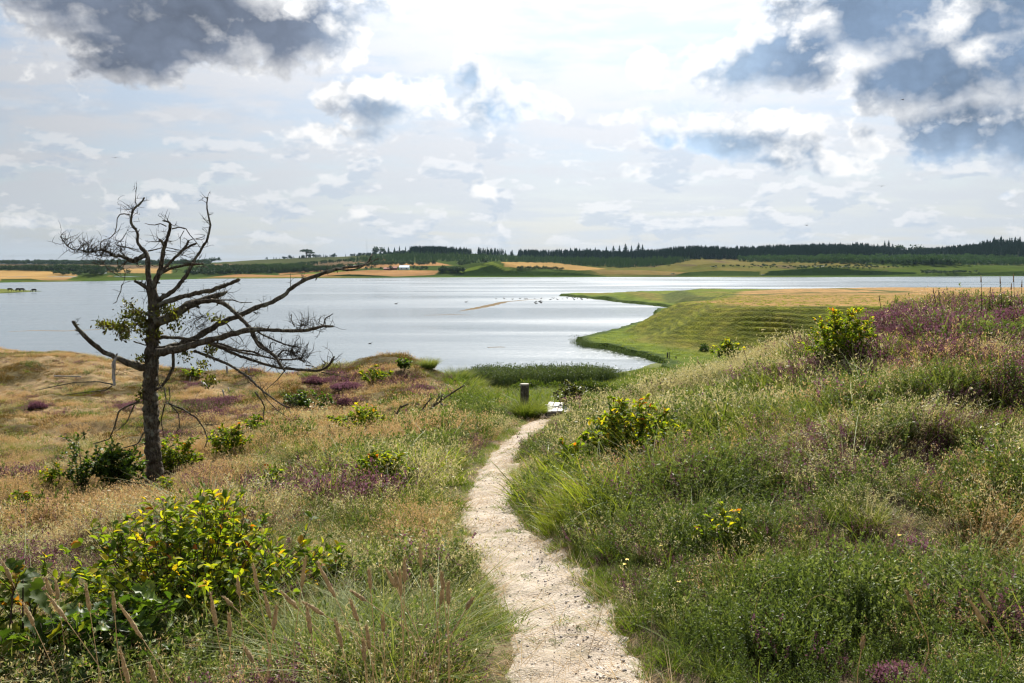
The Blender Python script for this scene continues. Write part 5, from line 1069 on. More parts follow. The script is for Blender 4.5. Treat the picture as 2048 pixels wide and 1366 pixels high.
# bushes on the lake margin
def bush(label, px, d, wpx, hpx, n=2600, mt='bush'):
    x = (px - CX) / F * d; z = float(zg(x, d)); t = thing('marsh_bush', label, 'bush', (x, d, z)); mp = d / F; rx, h = wpx * mp / 2, hpx * mp
    mb = MBuf(); C = []
    for k in range(16):
        a = random.uniform(0, 6.28); r = random.random() ** .6 * .8; c = np.array((math.cos(a) * r * rx, math.sin(a) * r * rx * .8, h * (.35 + .45 * (1 - r * r)) * random.uniform(.8, 1.1))); s_ = h * random.uniform(.28, .42)
        P = rng.normal(size=(n // 16, 3)); P /= np.linalg.norm(P, axis=1)[:, None]; P *= (.75 + .35 * rng.random((len(P), 1))); C.append(c + P * np.array((s_ * 1.5, s_ * 1.3, s_)))
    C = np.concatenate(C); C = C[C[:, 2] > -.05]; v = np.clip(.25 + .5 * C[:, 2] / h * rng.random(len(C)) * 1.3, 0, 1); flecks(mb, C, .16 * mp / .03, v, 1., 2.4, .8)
    tag(obj('foliage', mb.mesh('foliage'), M[mt], t), kind='stuff'); s2 = Tube()
    for k in range(9): s2.add([(0, 0, -.1), (random.uniform(-.6, .6) * rx, random.uniform(-.5, .5) * rx, h * .6)], [.03, .01], 5, 0, res=4)
    obj('stems', s2.mesh('stems'), M['stem'], t); return t
bush('rounded dark bush behind the wooden post, below the reeds', 1052, 66, 84, 32)
bush('yellowish low bush to the left of the rounded dark bush', 1010, 70, 44, 20, 1200)
bush('broad round bush right of the post in front of the reeds', 1188, 68, 92, 34)
bush('yellow-green bush between the two round bushes', 1112, 66, 60, 22, 1400)
bush('small green bush at the right end of the reeds', 1262, 80, 50, 20, 1000)
# dark round bush at the foot of the headland slope
bx_, by_ = at_z(1408, 703, .7).x, at_z(1408, 703, .7).y; mb = MBuf(); P = rng.normal(size=(500, 3)); P /= np.linalg.norm(P, axis=1)[:, None]; P[:, 2] = abs(P[:, 2]); flecks(mb, P * np.array((.62, .62, .9)) * (.5 + .6 * rng.random((500, 1))), .2, rng.random(500) * .3, 1., 2.)
tag(obj('marsh_bush', mb.mesh('dark_bush'), M['leaf_dark'], None, (bx_, by_, float(zh(bx_, by_)))), 'nearly black small bush at the foot of the terraced slope', 'bush')

# heather clumps that stand out
def heather_clump(label, px, py, wpx, hpx):
    b = hit(px, py); mp = b.y / F; w_, h = wpx * mp / 2, hpx * mp; t = thing('heather_clump', label, 'heather', (b.x, b.y, b.z))
    n_ = 380; a = rng.random(n_) * 6.28; r = np.sqrt(rng.random(n_)); B = np.stack([np.cos(a) * r * w_, np.sin(a) * r * w_ * .8, 0 * r], -1); H = h * (1 - .7 * r * r) * (.7 + .4 * rng.random(n_)); Tp = B * 1.1 + np.stack([0 * H, 0 * H, H], -1)
    for nm, lo, hi, mt, k in (('blooms', .5, 1.05, 'heather_bloom', 7), ('shoots', 0, .6, 'heather_green', 5)):
        mb = MBuf(); t_ = lo + (hi - lo) * rng.random((n_, k)); C = B[:, None] * (1 - t_[..., None]) + Tp[:, None] * t_[..., None] + rng.normal(0, .01, (n_, k, 3)); flecks(mb, C.reshape(-1, 3), max(.012, 2.4 * mp), rng.random(n_ * k), 1., 1.6, .8)
        tag(obj(nm, mb.mesh(nm), M[mt], t), kind='stuff')
for l_, a, b, c, d in [('brightest purple heather clump on the far ridge', 695, 778, 66, 14), ('purple heather clump left of the brightest one on the far ridge', 630, 768, 48, 12), ('heather clump below the brightest one, beside the dark hollow', 688, 812, 34, 16), ('long thin heather clump on the ridge top under the branches', 545, 750, 46, 8),
                        ('purple clump in the valley left of the dead tree', 76, 818, 34, 12), ('heather clump low on the ridge near the fallen branch', 885, 790, 40, 10),
                        ('vivid purple heather clump in the middle of the right dune', 1600, 935, 74, 40), ('heather clump with grass blades over it at right', 1830, 1120, 110, 44), ('heather clump at the bottom edge of the right dune', 1810, 1362, 120, 24), ('small heather clump below the skyline shrub', 1750, 735, 60, 20), ('purple heather clump near the right edge below the crest', 1985, 700, 90, 28), ('small dark heather clump at the left foot of the willow bank', 905, 915, 50, 20)]: heather_clump(l_, a, b, c, d)

# ------------------------------------------------------------------ marram seed heads in the foreground
def zF(p): return (p[0] / 2.926, 900 + p[1] / 2.926)
def zGm(p): return (700 + p[0] / 2.926, 900 + p[1] / 2.926)
def zH(p): return (1348 + p[0] / 2.413, 800 + p[1] / 2.413)
heads = [(zF, a) for a in [((10, 645), (70, 770)), ((265, 740), (300, 850)), ((270, 835), (390, 1000)), ((325, 760), (340, 870)), ((500, 780), (525, 940)), ((660, 830), (670, 950)), ((690, 890), (830, 1100)), ((135, 890), (200, 1030)), ((950, 520), (1020, 610)), ((1230, 830), (1265, 1030)), ((1340, 950), (1345, 1090)), ((1480, 660), (1510, 820)), ((1545, 830), (1580, 980)), ((1310, 860), (1360, 910)), ((1640, 820), (1740, 925)), ((1790, 620), (1765, 800)), ((1855, 650), (1960, 860)), ((1790, 890), (1820, 1070)), ((1620, 900), (1600, 1050)), ((1770, 885), (1890, 960)), ((1960, 985), (2000, 1150)), ((700, 1150), (750, 1363)), ((870, 1240), (910, 1363)), ((1390, 740), (1400, 850)), ((1430, 1150), (1480, 1240))]]
heads += [(zGm, a) for a in [((410, 545), (415, 680)), ((320, 625), (318, 770)), ((290, 690), (297, 850)), ((205, 680), (265, 800)), ((260, 710), (280, 800)), ((110, 690), (120, 810)), ((535, 710), (545, 810)), ((575, 770), (575, 900)), ((545, 790), (530, 900)), ((720, 860), (680, 930)), ((470, 730), (480, 800)), ((0, 820), (90, 880)), ((0, 870), (45, 1000)), ((75, 1100), (85, 1230)), ((95, 1020), (115, 1160)), ((190, 960), (195, 1060))]]
heads += [(zH, a) for a in [((1470, 910), (1530, 1010)), ((1430, 970), (1500, 1080)), ((1120, 920), (1150, 985)), ((915, 1140), (905, 1200))]]
for k, (cv, (a, b)) in enumerate(heads):
    A_, B_ = cv(a), cv(b); mx, my = (A_[0] + B_[0]) / 2, (A_[1] + B_[1]) / 2
    want = .62 + .16 * random.random(); best = 3.4
    ra = ray(mx, my)
    for d in np.linspace(3.0, 9, 200):
        x, z = ra[0] / ra[1] * d, EYE + ra[2] / ra[1] * d
        if z - float(zg(x, d)) > want: best = d
    d = best; pa, pb = at(A_[0], A_[1], d), at(B_[0], B_[1], d + .02); dirv = (pb - pa).normalized()
    gx = pb.x + (pb.x - pa.x) * .9 + random.gauss(0, .03); g0 = Vector((gx, d + random.uniform(.0, .15), 0)); g0.z = float(zg(g0.x, g0.y)) - .01
    tl_ = (A_[0] - B_[0]) / max(10., B_[1] - A_[1]); lean_ = 'steeply left-leaning' if tl_ < -.75 else 'left-leaning' if tl_ < -.22 else 'right-leaning' if tl_ > .08 else 'upright'
    zone = 'in the right-hand dune' if mx > 1200 else 'over the young oak in the left corner' if mx < 110 else 'over the dark low oak at the left' if mx < 300 and my > 1180 else 'against the lower half of the biggest shrub' if mx < 430 else 'against the right part of the biggest shrub' if mx < 600 else 'beside the small shrub right of the biggest one' if mx < 720 else 'by the yellow shrub near the lower path' if mx < 830 else 'closest to the left path edge'
    size_ = 'long thick' if math.hypot(A_[0] - B_[0], A_[1] - B_[1]) > 58 else 'small'; hgt_ = 'high' if my < 1150 else 'mid-height' if my < 1220 else 'low'
    t = thing('marram_stalk', '%s %s seed head, %s, %s' % (size_, lean_, hgt_, zone), 'grass stalk', tuple(g0), group='marram stalks with seed heads in the foreground')
    stt = Tube(); mid = pb + dirv * (g0 - pb).length * .45; stt.add([g0 - g0, (mid - g0), (pb - g0)], [.0022, .0018, .0016], 5, 0, res=10); obj('stem', stt.mesh('stem'), M['head'], t)
    hd_ = Tube(); P = [pb - g0, pb.lerp(pa, .25) - g0, pb.lerp(pa, .55) - g0, pa - g0]; w_ = .0044 * d / 4.5 + .0034; C = hd_.add(P, [w_ * .7, w_ * 1.25, w_ * 1.1, w_ * .25], 8, .12, res=14)
    for q_ in range(70):
        u = random.random(); i = int(u * (len(C) - 1)); dr = np.array((random.gauss(0, 1), random.gauss(0, 1), 0)); dr /= np.linalg.norm(dr) + 1e-6; s0 = C[i] + dr * w_ * .7; s1 = s0 + dr * .003 - np.array(dirv) * random.uniform(.008, .016); hd_.add([s0, s1], [.0009, .0003], 3, 0, res=2)
    obj('seed_head', hd_.mesh('seed_head'), M['head'], t)
# grass stalks on the skyline of the right dune
for (px, py, h, ln_) in [(1878, 606, 30, -12), (1884, 607, 26, -7), (1893, 608, 22, 5), (1964, 612, 62, -2), (1975, 614, 40, 6), (2006, 616, 64, -6), (2018, 616, 50, 5), (2030, 616, 68, -3), (2040, 616, 56, 4), (1990, 614, 30, -8), (1768, 650, 60, -10), (1604, 700, 50, -24), (1500, 745, 46, -12), (1420, 780, 60, -26)]:
    d = 15.5; a, b = at(px, py, d), at(px + ln_, py - h, d); a.z = float(zg(a.x, a.y)); t = thing('grass_stalk', 'thin upright grass stalk rising above the right-hand dune crest', 'grass stalk', tuple(a), group='grass stalks on the crest of the right dune')
    s_ = Tube(); s_.add([(0, 0, 0), (b - a) * .5 + Vector((.01, 0, 0)), b - a], [.006, .005, .003], 4, 0, res=7); obj('stem', s_.mesh('stem'), M['stem'], t); s_ = Tube(); s_.add([(b - a) * .86, b - a], [.011, .004], 5, .1, res=4); obj('seed_head', s_.mesh('seed_head'), M['head'], t)
# little yellow flowers
def flower(px, py, cnt, lbl):
    b = hit(px, py + 24); mp = b.y / F; t = thing('yellow_flower', lbl, 'flower', tuple(b), group=None)
    s_ = Tube(); mb = MBuf()
    for k in range(cnt):
        p = at(px + random.gauss(0, 7), py + random.gauss(0, 5), b.y + random.uniform(-.05, .05)) - b; s_.add([(random.gauss(0, .01), 0, 0), p], [.0015, .001], 4, 0, res=3); a = np.linspace(0, 2 * PI, 9)[:-1]; r = .011
        mb.add(np.concatenate([[p], np.array(p) + np.stack([np.cos(a) * r, np.sin(a) * r, .004 * np.cos(a * 4)], -1)]), np.array([[0, i + 1, (i + 1) % 8 + 1] for i in range(8)]))
    obj('stem', s_.mesh('stem'), M['stem'], t); obj('petals', mb.mesh('petals'), M['petal'], t)
for (px, py, c_, l_) in [(1302, 1085, 4, 'yellow flowers highest up in the grass right of the path'), (1322, 1098, 3, 'yellow flowers just right of the highest group right of the path'), (1203, 1090, 1, 'single yellow flower close to the bend of the path'), (1358, 1164, 3, 'yellow flowers at the right edge of the tall grass'), (1250, 1128, 3, 'pale yellow flowers lower down in the grass right of the path'), (1353, 1192, 2, 'yellow flowers over the dark willow at lower right'), (884, 1086, 2, 'yellow flowers on the left edge of the path'), (946, 1188, 3, 'large yellow flower cluster left of the lower path'), (1807, 1070, 1, 'single yellow flower on the heather clump at right')]: flower(px, py, c_, l_)
# long pale bleached blades sweeping over the right dune
arc = Tube()
for k in range(22):
    px, py = rng.uniform(1150, 2040), rng.uniform(800, 1330); b = hit(px, py); l = rng.uniform(.18, .36); a = rng.normal(.2, .9); e = rng.uniform(.1, .7); d = Vector((math.cos(a) * math.cos(e), math.sin(a) * .6, math.sin(e)))
    p0 = b + Vector((0, 0, .22)); arc.add([p0 - Vector((0, 0, .2)), p0 + d * l * .5 + Vector((0, 0, .05)), p0 + d * l - Vector((0, 0, .04))], [.0016, .0014, .0006], 3, 0, res=8)
tag(obj('bleached_blades', arc.mesh('bleached_blades'), M['head']), 'long bleached grass blades lying over the right-hand dune', 'grass', kind='stuff')

# ------------------------------------------------------------------ post, tussock, boardwalk, snag, stakes
PB = hit(1049, 835); PB.z -= .0
pt = thing('wooden_post', 'weathered round wooden post standing at the end of the sandy path', 'post', tuple(PB)); mp = PB.y / F
def post_mesh(r, h, seg_=28):
    V = []; rings = [(-.2, 1.02), (.05, 1.03), (.3 * h, 1.), (.6 * h, .985), (.93 * h, .98), (.985 * h, .97), (h, .90)]
    th = np.linspace(0, 2 * PI, seg_, endpoint=False); lump = 1 + .035 * np.sin(th * 3 + 1) + .02 * np.sin(th * 7)
    for z, s_ in rings: V.append(np.stack([np.cos(th) * r * s_ * lump, np.sin(th) * r * s_ * lump, np.full(seg_, z)], -1))
    nr = len(rings); V.append(np.array([[0, 0, h + .004]])); i = np.arange(nr - 1)[:, None] * seg_ + np.arange(seg_)[None]; j = np.arange(nr - 1)[:, None] * seg_ + (np.arange(seg_)[None] + 1) % seg_
    Q = np.stack([i, j, j + seg_, i + seg_], -1).reshape(-1, 4); k = (nr - 1) * seg_; T = np.array([[k + a, k + (a + 1) % seg_, nr * seg_] for a in range(seg_)]); return mesh_np('shaft', np.concatenate(V), [Q, T])
hpost = (835 - 769) * mp; obj('shaft', post_mesh(8.6 * mp, hpost), M['post'], pt)
cp = bmesh.new(); bmesh.ops.create_cone(cp, cap_ends=True, segments=28, radius1=8.9 * mp, radius2=8.5 * mp, depth=.03); cm = bpy.data.meshes.new('top_face'); cp.to_mesh(cm); cp.free(); obj('top_face', cm, M['cut'], pt, (0, 0, hpost + .012))
def tussock(label, px, py, wpx, hpx, d_off=-.15, mt='yellow'):
    b = hit(px, py); b = Vector((b.x, b.y + d_off, 0)); b.z = float(zg(b.x, b.y)); mp = b.y / F; mb = MBuf(); blades(mb, 900, wpx * mp * .28, hpx * mp * 1.1, .012, .5, .8, 4, .3); t = thing('grass_tussock', label, 'grass tussock', tuple(b)); tag(obj('blades', mb.mesh('blades'), M[mt], t), kind='stuff')
tussock('dense dark-based grass tussock growing round the foot of the post', 1051, 839, 56, 44, -.1, 'grass')
tussock('second smaller tussock just right of the post', 1072, 836, 34, 34, 0.1)
tussock('coarse dune-grass tussock on the end of the far ridge', 905, 786, 70, 32, 3., 'marram'); tussock('dune-grass tussock on the ridge top above the lake', 848, 752, 44, 24, 2., 'marram'); tussock('lowest dune-grass tussock where the far ridge meets the meadow', 985, 800, 60, 26, 2., 'marram'); tussock('dune-grass tussock in the middle of the ridge end', 945, 788, 60, 28, 2.5, 'marram')
# boardwalk
q0 = hit(1096, 833); bw = thing('boardwalk', 'short bleached wooden boardwalk just beyond the post, half hidden by grass', 'boardwalk', (q0.x, q0.y, q0.z + .05))
for k in range(6):
    me = bpy.data.meshes.new('board'); bm = bmesh.new(); bmesh.ops.create_cube(bm, size=1.); 
    for v in bm.verts: v.co = Vector((v.co.x * .135, v.co.y * 1.6, v.co.z * .035))
    bmesh.ops.bevel(bm, geom=bm.edges[:], offset=.005, segments=1, affect='EDGES'); bm.to_mesh(me); bm.free(); o = obj('board', me, M['plank'], bw, (.07 + k * .145, .8, .05 + random.uniform(-.004, .004))); o.rotation_euler = (random.uniform(-.01, .01), random.uniform(-.015, .015), -.10 + random.uniform(-.006, .006))
me = bpy.data.meshes.new('bearer'); bm = bmesh.new(); bmesh.ops.create_cube(bm, size=1.); [setattr(v, 'co', Vector((v.co.x * .9, v.co.y * .1, v.co.z * .22))) for v in bm.verts]; bm.to_mesh(me); bm.free()
for yy in (.12, 1.45): obj('bearer', me if me.users == 0 else me, M['plank'], bw, (.43, yy, -.085))
# fallen dead branch by the ridge
def zS(p): return (450 + p[0] / 4.096, 700 + p[1] / 4.096)
def snag(label, strokes, Yd, r0, base_i=0):
    g0 = at(*zS(strokes[0][-1]), Yd); g0.z = float(zg(g0.x, g0.y)) - .03; t = thing('dead_snag', label, 'dead branch', tuple(g0)); tb = Tube()
    for k, s_ in enumerate(strokes):
        P = [at(*zS(p), Yd + random.uniform(-.15, .15) * (k > 0)) - g0 for p in s_]; 
        if k == 0: P[-1] = Vector((0, 0, 0))
        tb.add(P, [r0 * .45 if k == 0 else r0 * .7, r0 * (1.2 if k == 0 else .5)], 7, .1)
    obj('branch', tb.mesh('branch'), M['bark'], t)
d_s = hit(845, 848).y
snag('black leaning dead branch pointing up to the right, beside the ridge', [[(1958, 290), (1860, 352), (1770, 412), (1700, 462), (1640, 512), (1590, 565), (1545, 600)], [(1600, 562), (1620, 480), (1692, 394)], [(1765, 430), (1777, 368)], [(1770, 440), (1800, 462)], [(1590, 560), (1540, 582)], [(1690, 470), (1760, 380)]], d_s, .033)
snag('short curved dead stub left of the leaning dead branch', [[(1442, 455), (1420, 500), (1400, 540), (1405, 590), (1412, 640)], [(1400, 545), (1390, 500)], [(1440, 470), (1500, 440)]], d_s + .3, .03)
for (a, b, w_, l_) in [((742, 803), (746, 836), 8, 'pale leaning stake on the ridge crest, left of the pair'), ((835, 812), (838, 836), 9, 'pale upright stake on the ridge crest, right of the pair'), ((725, 903), (736, 937), 7, 'pale leaning stake lower down the ridge'), ((590, 848), (586, 880), 3, 'thin pale stick beside the trunk in the far valley'), ((748, 893), (758, 915), 4, 'short bleached stick right of the lower stake'), ((1355, 885), (1358, 905), 4, 'tiny white stick on the bare patch of the ridge')]:
    A_, B_ = zA(a), zA(b); g0 = hit(*B_); tp = at(A_[0], A_[1], g0.y); t = Tube(); mp = g0.y / F; t.add([(0, 0, -.1), tp - g0], [w_ / 2.1 * mp * .55] * 2, 6, .05, res=5); tag(obj('wood_stake', t.mesh('wood_stake'), M['grey_wood'], None, tuple(g0)), l_, 'stake')
for (a, b, w_, l_) in [((640, 880), (662, 898), 9, 'bleached log end lying on the ridge right of the trunk'), ((130, 858 ), (18, 852), 5, 'pale fallen pole on the left ridge'), ]:
    A_, B_ = zA(a), zA(b); g0 = hit(*B_); g1 = hit(*A_); t = Tube(); mp = g0.y / F; t.add([(0, 0, .05), g1 - g0 + Vector((0, 0, .1))], [w_ / 2.1 * mp * .6] * 2, 7, .08, res=7); tag(obj('fallen_log', t.mesh('fallen_log'), M['grey_wood'], None, tuple(g0)), l_, 'log')
# fence posts on the headland shore
for (px, py, h, l_) in [(1335, 715, 10, 'dark short fence post on the headland shore'), (1339, 716, 13, 'thin taller stake beside the short fence post'), (1352, 716, 4, 'stump right of the two posts on the headland shore')]:
    p = at_z(px, py, .75); p.z = float(zh(p.x, p.y)); mp = p.y / F; t = Tube(); t.add([(0, 0, -.2), (0, 0, h * mp)], [1.5 * mp if h != 13 else .6 * mp] * 2, 8, .03, res=5); tag(obj('fence_post', t.mesh('fence_post'), M['post'], None, tuple(p)), l_, 'fence post')

# ------------------------------------------------------------------ far shore: woods, hedges, single trees, farms
def cone_tree(h=1., r=.2, tiers=7, per=9, seed=0, skirt=.08):
    """spruce of unit height: ragged whorls of drooping boughs"""
    mb = MBuf(); rg = np.random.default_rng(seed)
    for k in range(tiers):
        t = k / (tiers - 1); z = skirt + (1 - skirt) * t ** .9; rr = r * (1 - t) ** .8 * rg.uniform(.8, 1.15) + .012
        a0 = rg.random() * 6; a = a0 + np.linspace(0, 2 * PI, per, endpoint=False) + rg.normal(0, .15, per); rl = rr * rg.uniform(.65, 1.15, per)
        top = np.array([0, 0, min(z + .20 * (1 - t * .5), h)]); tipz = z - .05 * rg.random(per) - .02
        P = np.stack([np.cos(a) * rl, np.sin(a) * rl, tipz], -1); w_ = .45 * rr
        L_ = P + np.stack([-np.sin(a), np.cos(a), 0 * a], -1) * w_ * .6 + np.array([0, 0, .035]); R2 = P - np.stack([-np.sin(a), np.cos(a), 0 * a], -1) * w_ * .6 + np.array([0, 0, .035])
        V = np.stack([np.repeat(top[None], per, 0), L_, P, R2], 1).reshape(-1, 3); b = np.arange(per)[:, None] * 4
        mb.add(V, np.concatenate([b + np.array([[0, 1, 2]]), b + np.array([[0, 2, 3]])]), None, np.repeat(np.clip(rg.random(per) * .8 + .1, 0, 1), 4), t)
    return mb
def round_tree(seed=0, n=170, flat=1., lo=.18):
    mb = MBuf(); rg = np.random.default_rng(seed); C = []
    for k in range(8):
        c = np.array([rg.normal(0, .17), rg.normal(0, .17), .58 + rg.normal(0, .13) * flat]); P = rg.normal(size=(n // 8, 3)); P /= np.linalg.norm(P, axis=1)[:, None]; C.append(c + P * np.array((.24, .24, .22 * flat)) * (.6 + .5 * rg.random((len(P), 1))))
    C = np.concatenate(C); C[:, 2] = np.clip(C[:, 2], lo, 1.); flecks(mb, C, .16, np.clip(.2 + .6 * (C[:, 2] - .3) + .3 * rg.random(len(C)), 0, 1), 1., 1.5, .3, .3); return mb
def trunk_mesh(r=.02, h=.5):
    t = Tube(); t.add([(0, 0, -.05), (0, 0, h * .5), (.01, 0, h)], [r, r * .8, r * .4], 6, 0, res=4); return t.mesh('trunk')
CONES = [cone_tree(seed=i, r=.17 + .03 * (i % 3)).mesh('crown') for i in range(5)]; ROUNDS = [round_tree(seed=i).mesh('crown') for i in range(4)]; FLATS = [round_tree(seed=20 + i, flat=.55, lo=.05).mesh('crown') for i in range(3)]
# denser wide conifers for plantations
PINES = [cone_tree(seed=50 + i, r=.26, tiers=6, per=8).mesh('crown') for i in range(4)]
def wood(name, label, poly, n, hgt, kinds, mt, hv=.25, wide=1., jit=1., dmin=0):
    xs = [p[0] for p in poly]; ys_ = [p[1] for p in poly]; pts = []
    # sample the wood's ground area as seen on the hillside
    ux = rng.uniform(min(xs), max(xs), n * 3); uy = rng.uniform(min(ys_), max(ys_), n * 3); ok = inside(ux, uy, poly); ux, uy = ux[ok][:n], uy[ok][:n]
    ds = np.exp(np.linspace(math.log(700), math.log(3000), 420))
    for a, b in zip(ux, uy):
        ra = ray(a, b); x = ra[0] / ra[1] * ds; z = EYE + ra[2] / ra[1] * ds; zz = zf(x, ds); k = np.nonzero(z <= zz)[0]
        if len(k) and k[0] > 0 and ds[k[0]] > dmin: pts.append((x[k[0]], ds[k[0]] + rng.uniform(-12, 12), zz[k[0]] - .3))
    if not pts: return
    pts = np.array(pts); m_ = len(pts); s_ = hgt * (1 - hv + 2 * hv * rng.random(m_)) * (.85 + .3 * vnoise(pts[:, 0] * .02, pts[:, 1] * .02, 9))
    return scatter(name, label, 'wood', [k.copy() for k in kinds], [mt] * len(kinds), pts, s_, np.stack([0 * s_, 0 * s_, rng.random(m_) * 6.28], -1), rng.integers(0, len(kinds), m_))
def ridge(px): return np.interp(px, [p for p, _ in RIDGE], [q_ for _, q_ in RIDGE])
def strip(p0, p1, lo, n=14):  # polygon between the hill crest and a lower boundary given as rows
    xs = np.linspace(p0, p1, n); return [(x, float(np.interp(x, [a for a, _ in lo], [b for _, b in lo]))) for x in xs] + [(x, float(ridge(x)) + 1.2) for x in xs[::-1]]
wood('spruce_wood', 'dark spruce wood covering the whole hillside at right', strip(1060, 2150, [(1060, 515), (1150, 518), (1250, 521), (1350, 519), (1560, 518), (1700, 516), (1850, 515), (2048, 518), (2150, 518)]), 6200, 13.5, CONES + PINES[:2], M['conifer'], hv=.13, dmin=1350)
wood('spruce_wood', 'dark spruces along the crest left of the gap in the skyline', strip(820, 942, [(820, 508), (942, 510)], 6), 420, 11.5, CONES + PINES[:2], M['conifer'], hv=.15, dmin=1350)
wood('spruce_wood', 'dark spruces right of the gap in the skyline', strip(956, 1075, [(956, 509), (1075, 516)], 6), 380, 13, CONES, M['conifer'], dmin=1350)
wood('spruce_wood', 'tall spruces at the right end of the hill', strip(1960, 2160, [(1960, 520), (2160, 530)], 6), 420, 19, CONES, M['conifer'])
wood('young_plantation', 'mid green young plantation below the left crest', [(690, 520), (760, 512), (850, 509), (1000, 512), (1100, 517), (1180, 524), (1180, 528), (1050, 525), (900, 523), (740, 526), (690, 524)], 1500, 6, PINES, M['young'], dmin=1300)
wood('young_plantation', 'lighter green young trees along the lower edge of the big wood', [(1090, 518), (1250, 523), (1290, 521), (1380, 521), (1330, 531), (1250, 536), (1200, 534), (1130, 529)], 1000, 7.5, PINES, M['young'], dmin=1200)
wood('young_plantation', 'bright mixed young trees in front of the right-hand wood', [(1480, 521), (1560, 518), (1700, 516), (1850, 516), (2048, 519), (2150, 519), (2150, 530), (1950, 531), (1800, 529), (1650, 527), (1480, 524)], 2400, 7., PINES + ROUNDS, M['young'])
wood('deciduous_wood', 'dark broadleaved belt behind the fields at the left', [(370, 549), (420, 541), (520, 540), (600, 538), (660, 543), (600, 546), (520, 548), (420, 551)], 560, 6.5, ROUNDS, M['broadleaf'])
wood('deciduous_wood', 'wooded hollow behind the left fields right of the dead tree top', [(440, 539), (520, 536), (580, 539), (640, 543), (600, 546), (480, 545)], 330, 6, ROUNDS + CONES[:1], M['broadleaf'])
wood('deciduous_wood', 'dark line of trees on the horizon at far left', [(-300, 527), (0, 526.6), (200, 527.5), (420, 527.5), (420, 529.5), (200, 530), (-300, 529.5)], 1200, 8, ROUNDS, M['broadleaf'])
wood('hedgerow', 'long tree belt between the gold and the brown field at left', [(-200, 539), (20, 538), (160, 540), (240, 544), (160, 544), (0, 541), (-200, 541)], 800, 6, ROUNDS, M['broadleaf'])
wood('hedgerow', 'hedge climbing the slope beside the mauve field', [(560, 537), (610, 528), (700, 521), (700, 524), (620, 532), (590, 541)], 200, 5, ROUNDS + CONES[:1], M['broadleaf'])
wood('hedgerow', 'dark tree line above the far crest field', [(500, 518.5), (600, 516), (745, 509), (830, 506), (830, 510), (745, 512), (600, 518), (500, 520)], 340, 6, ROUNDS + CONES, M['conifer'])
wood('hedgerow', 'hedge along the upper salmon field', [(640, 541), (720, 532), (760, 528), (870, 527), (870, 530), (760, 532), (690, 538), (650, 545)], 260, 5, ROUNDS, M['broadleaf'])
wood('gorse_scrub', 'low dark scrub dotted over the heath at right', [(1390, 533), (1500, 532), (1700, 530), (1830, 535), (1700, 541), (1500, 537)], 120, 3., FLATS, M['broadleaf'])
wood('gorse_scrub', 'scrub along the right shore of the lake', [(1840, 543), (1950, 547), (1950, 550), (1850, 550)], 90, 3.2, FLATS, M['broadleaf'])
# single trees and bushes that stand out
def far_tree(name, label, px, py, hpx, me, mt, wide=1., group=None, d_fix=None, trunk=True, cat='tree'):
    b = hitf(px, py) if d_fix is None else None
    if b is None: x = (px - CX) / F * d_fix; b = Vector((x, d_fix, float(zf(x, d_fix))))
    h = hpx * b.y / F; t = thing(name, label, cat, (b.x, b.y, b.z - .15), random.uniform(0, 6.28), group); t.scale = (h * wide, h * wide, h)
    c = me.copy() if False else me
    if not c.materials: c.materials.append(mt)
    obj('crown', c, None, t)
    if trunk: obj('trunk', TRM, None, t)
    return t
TRM = trunk_mesh(); TRM.materials.append(M['stem'])
def own(lst, mt): 
    r_ = [m_.copy() for m_ in lst]
    for m_ in r_: m_.materials.clear(); m_.materials.append(mt)
    return r_
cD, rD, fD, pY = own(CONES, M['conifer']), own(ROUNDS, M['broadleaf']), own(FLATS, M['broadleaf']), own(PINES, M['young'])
for i, (px, h) in enumerate([(1190, 12), (1238, 16), (1250, 19), (1262, 15), (1276, 20), (1284, 17), (1212, 14), (1226, 15)]): far_tree('spruce_tree', 'spruce standing above the skyline of the wood, in the clump just right of the gap', px, 0, h + 5, cD[i % 5], None, 1.25, 'spruces rising above the skyline', 2060)
for i, (px, h) in enumerate([(1766, 17), (1774, 20), (1782, 14), (1970, 16), (1985, 15), (1960, 13), (1998, 18)]): far_tree('spruce_tree', 'spruce standing above the skyline of the wood towards the right', px, 0, h + 5, cD[i % 5], None, 1.15, 'spruces rising above the skyline', 2060)
for i, (px, h, w_, l_) in enumerate([(1795, 17, 1.7, 'round broad tree in the skyline dip, left one of two'), (1830, 20, 1.7, 'round broad tree in the skyline dip, right one of two'), (1845, 15, 1.6, 'low round tree right of the two in the skyline dip')]): far_tree('broad_tree', l_, px, 0, h, rD[i], None, w_, None, 2050)
far_tree('pine_tree', 'dark conifer standing alone at the foot of the right-hand wood', 1828, 528, 16, cD[1], None, 1.6)
def umbrella(px, d, hpx, label):
    x = (px - CX) / F * d; b = Vector((x, d, float(zf(x, d)))); h = hpx * d / F; t = thing('umbrella_tree', label, 'tree', tuple(b)); tb = Tube()
    for k in range(7): tb.add([(0, 0, -.3), (random.uniform(-.1, .1) * h, 0, h * .4), (random.uniform(-.45, .45) * h, random.uniform(-.2, .2) * h, h * .85)], [h * .03, h * .02, h * .012], 5, 0, res=5)
    obj('trunk', tb.mesh('trunk'), M['stem'], t); mb = MBuf(); n = 420; r = np.sqrt(rng.random(n)); a = rng.random(n) * 6.28; C = np.stack([np.cos(a) * r * .75 * h, np.sin(a) * r * .5 * h, h * (.82 + .18 * (1 - r * r) * rng.random(n))], -1); flecks(mb, C, .13 * h, rng.random(n) * .4, 1., 1.6, .2); obj('crown', mb.mesh('crown'), M['broadleaf'], t)
umbrella(614, 2050, 17, 'flat-topped wind-shaped tree on the left crest'); umbrella(622, 2060, 12, 'smaller lopsided tree beside the flat-topped one on the left crest')
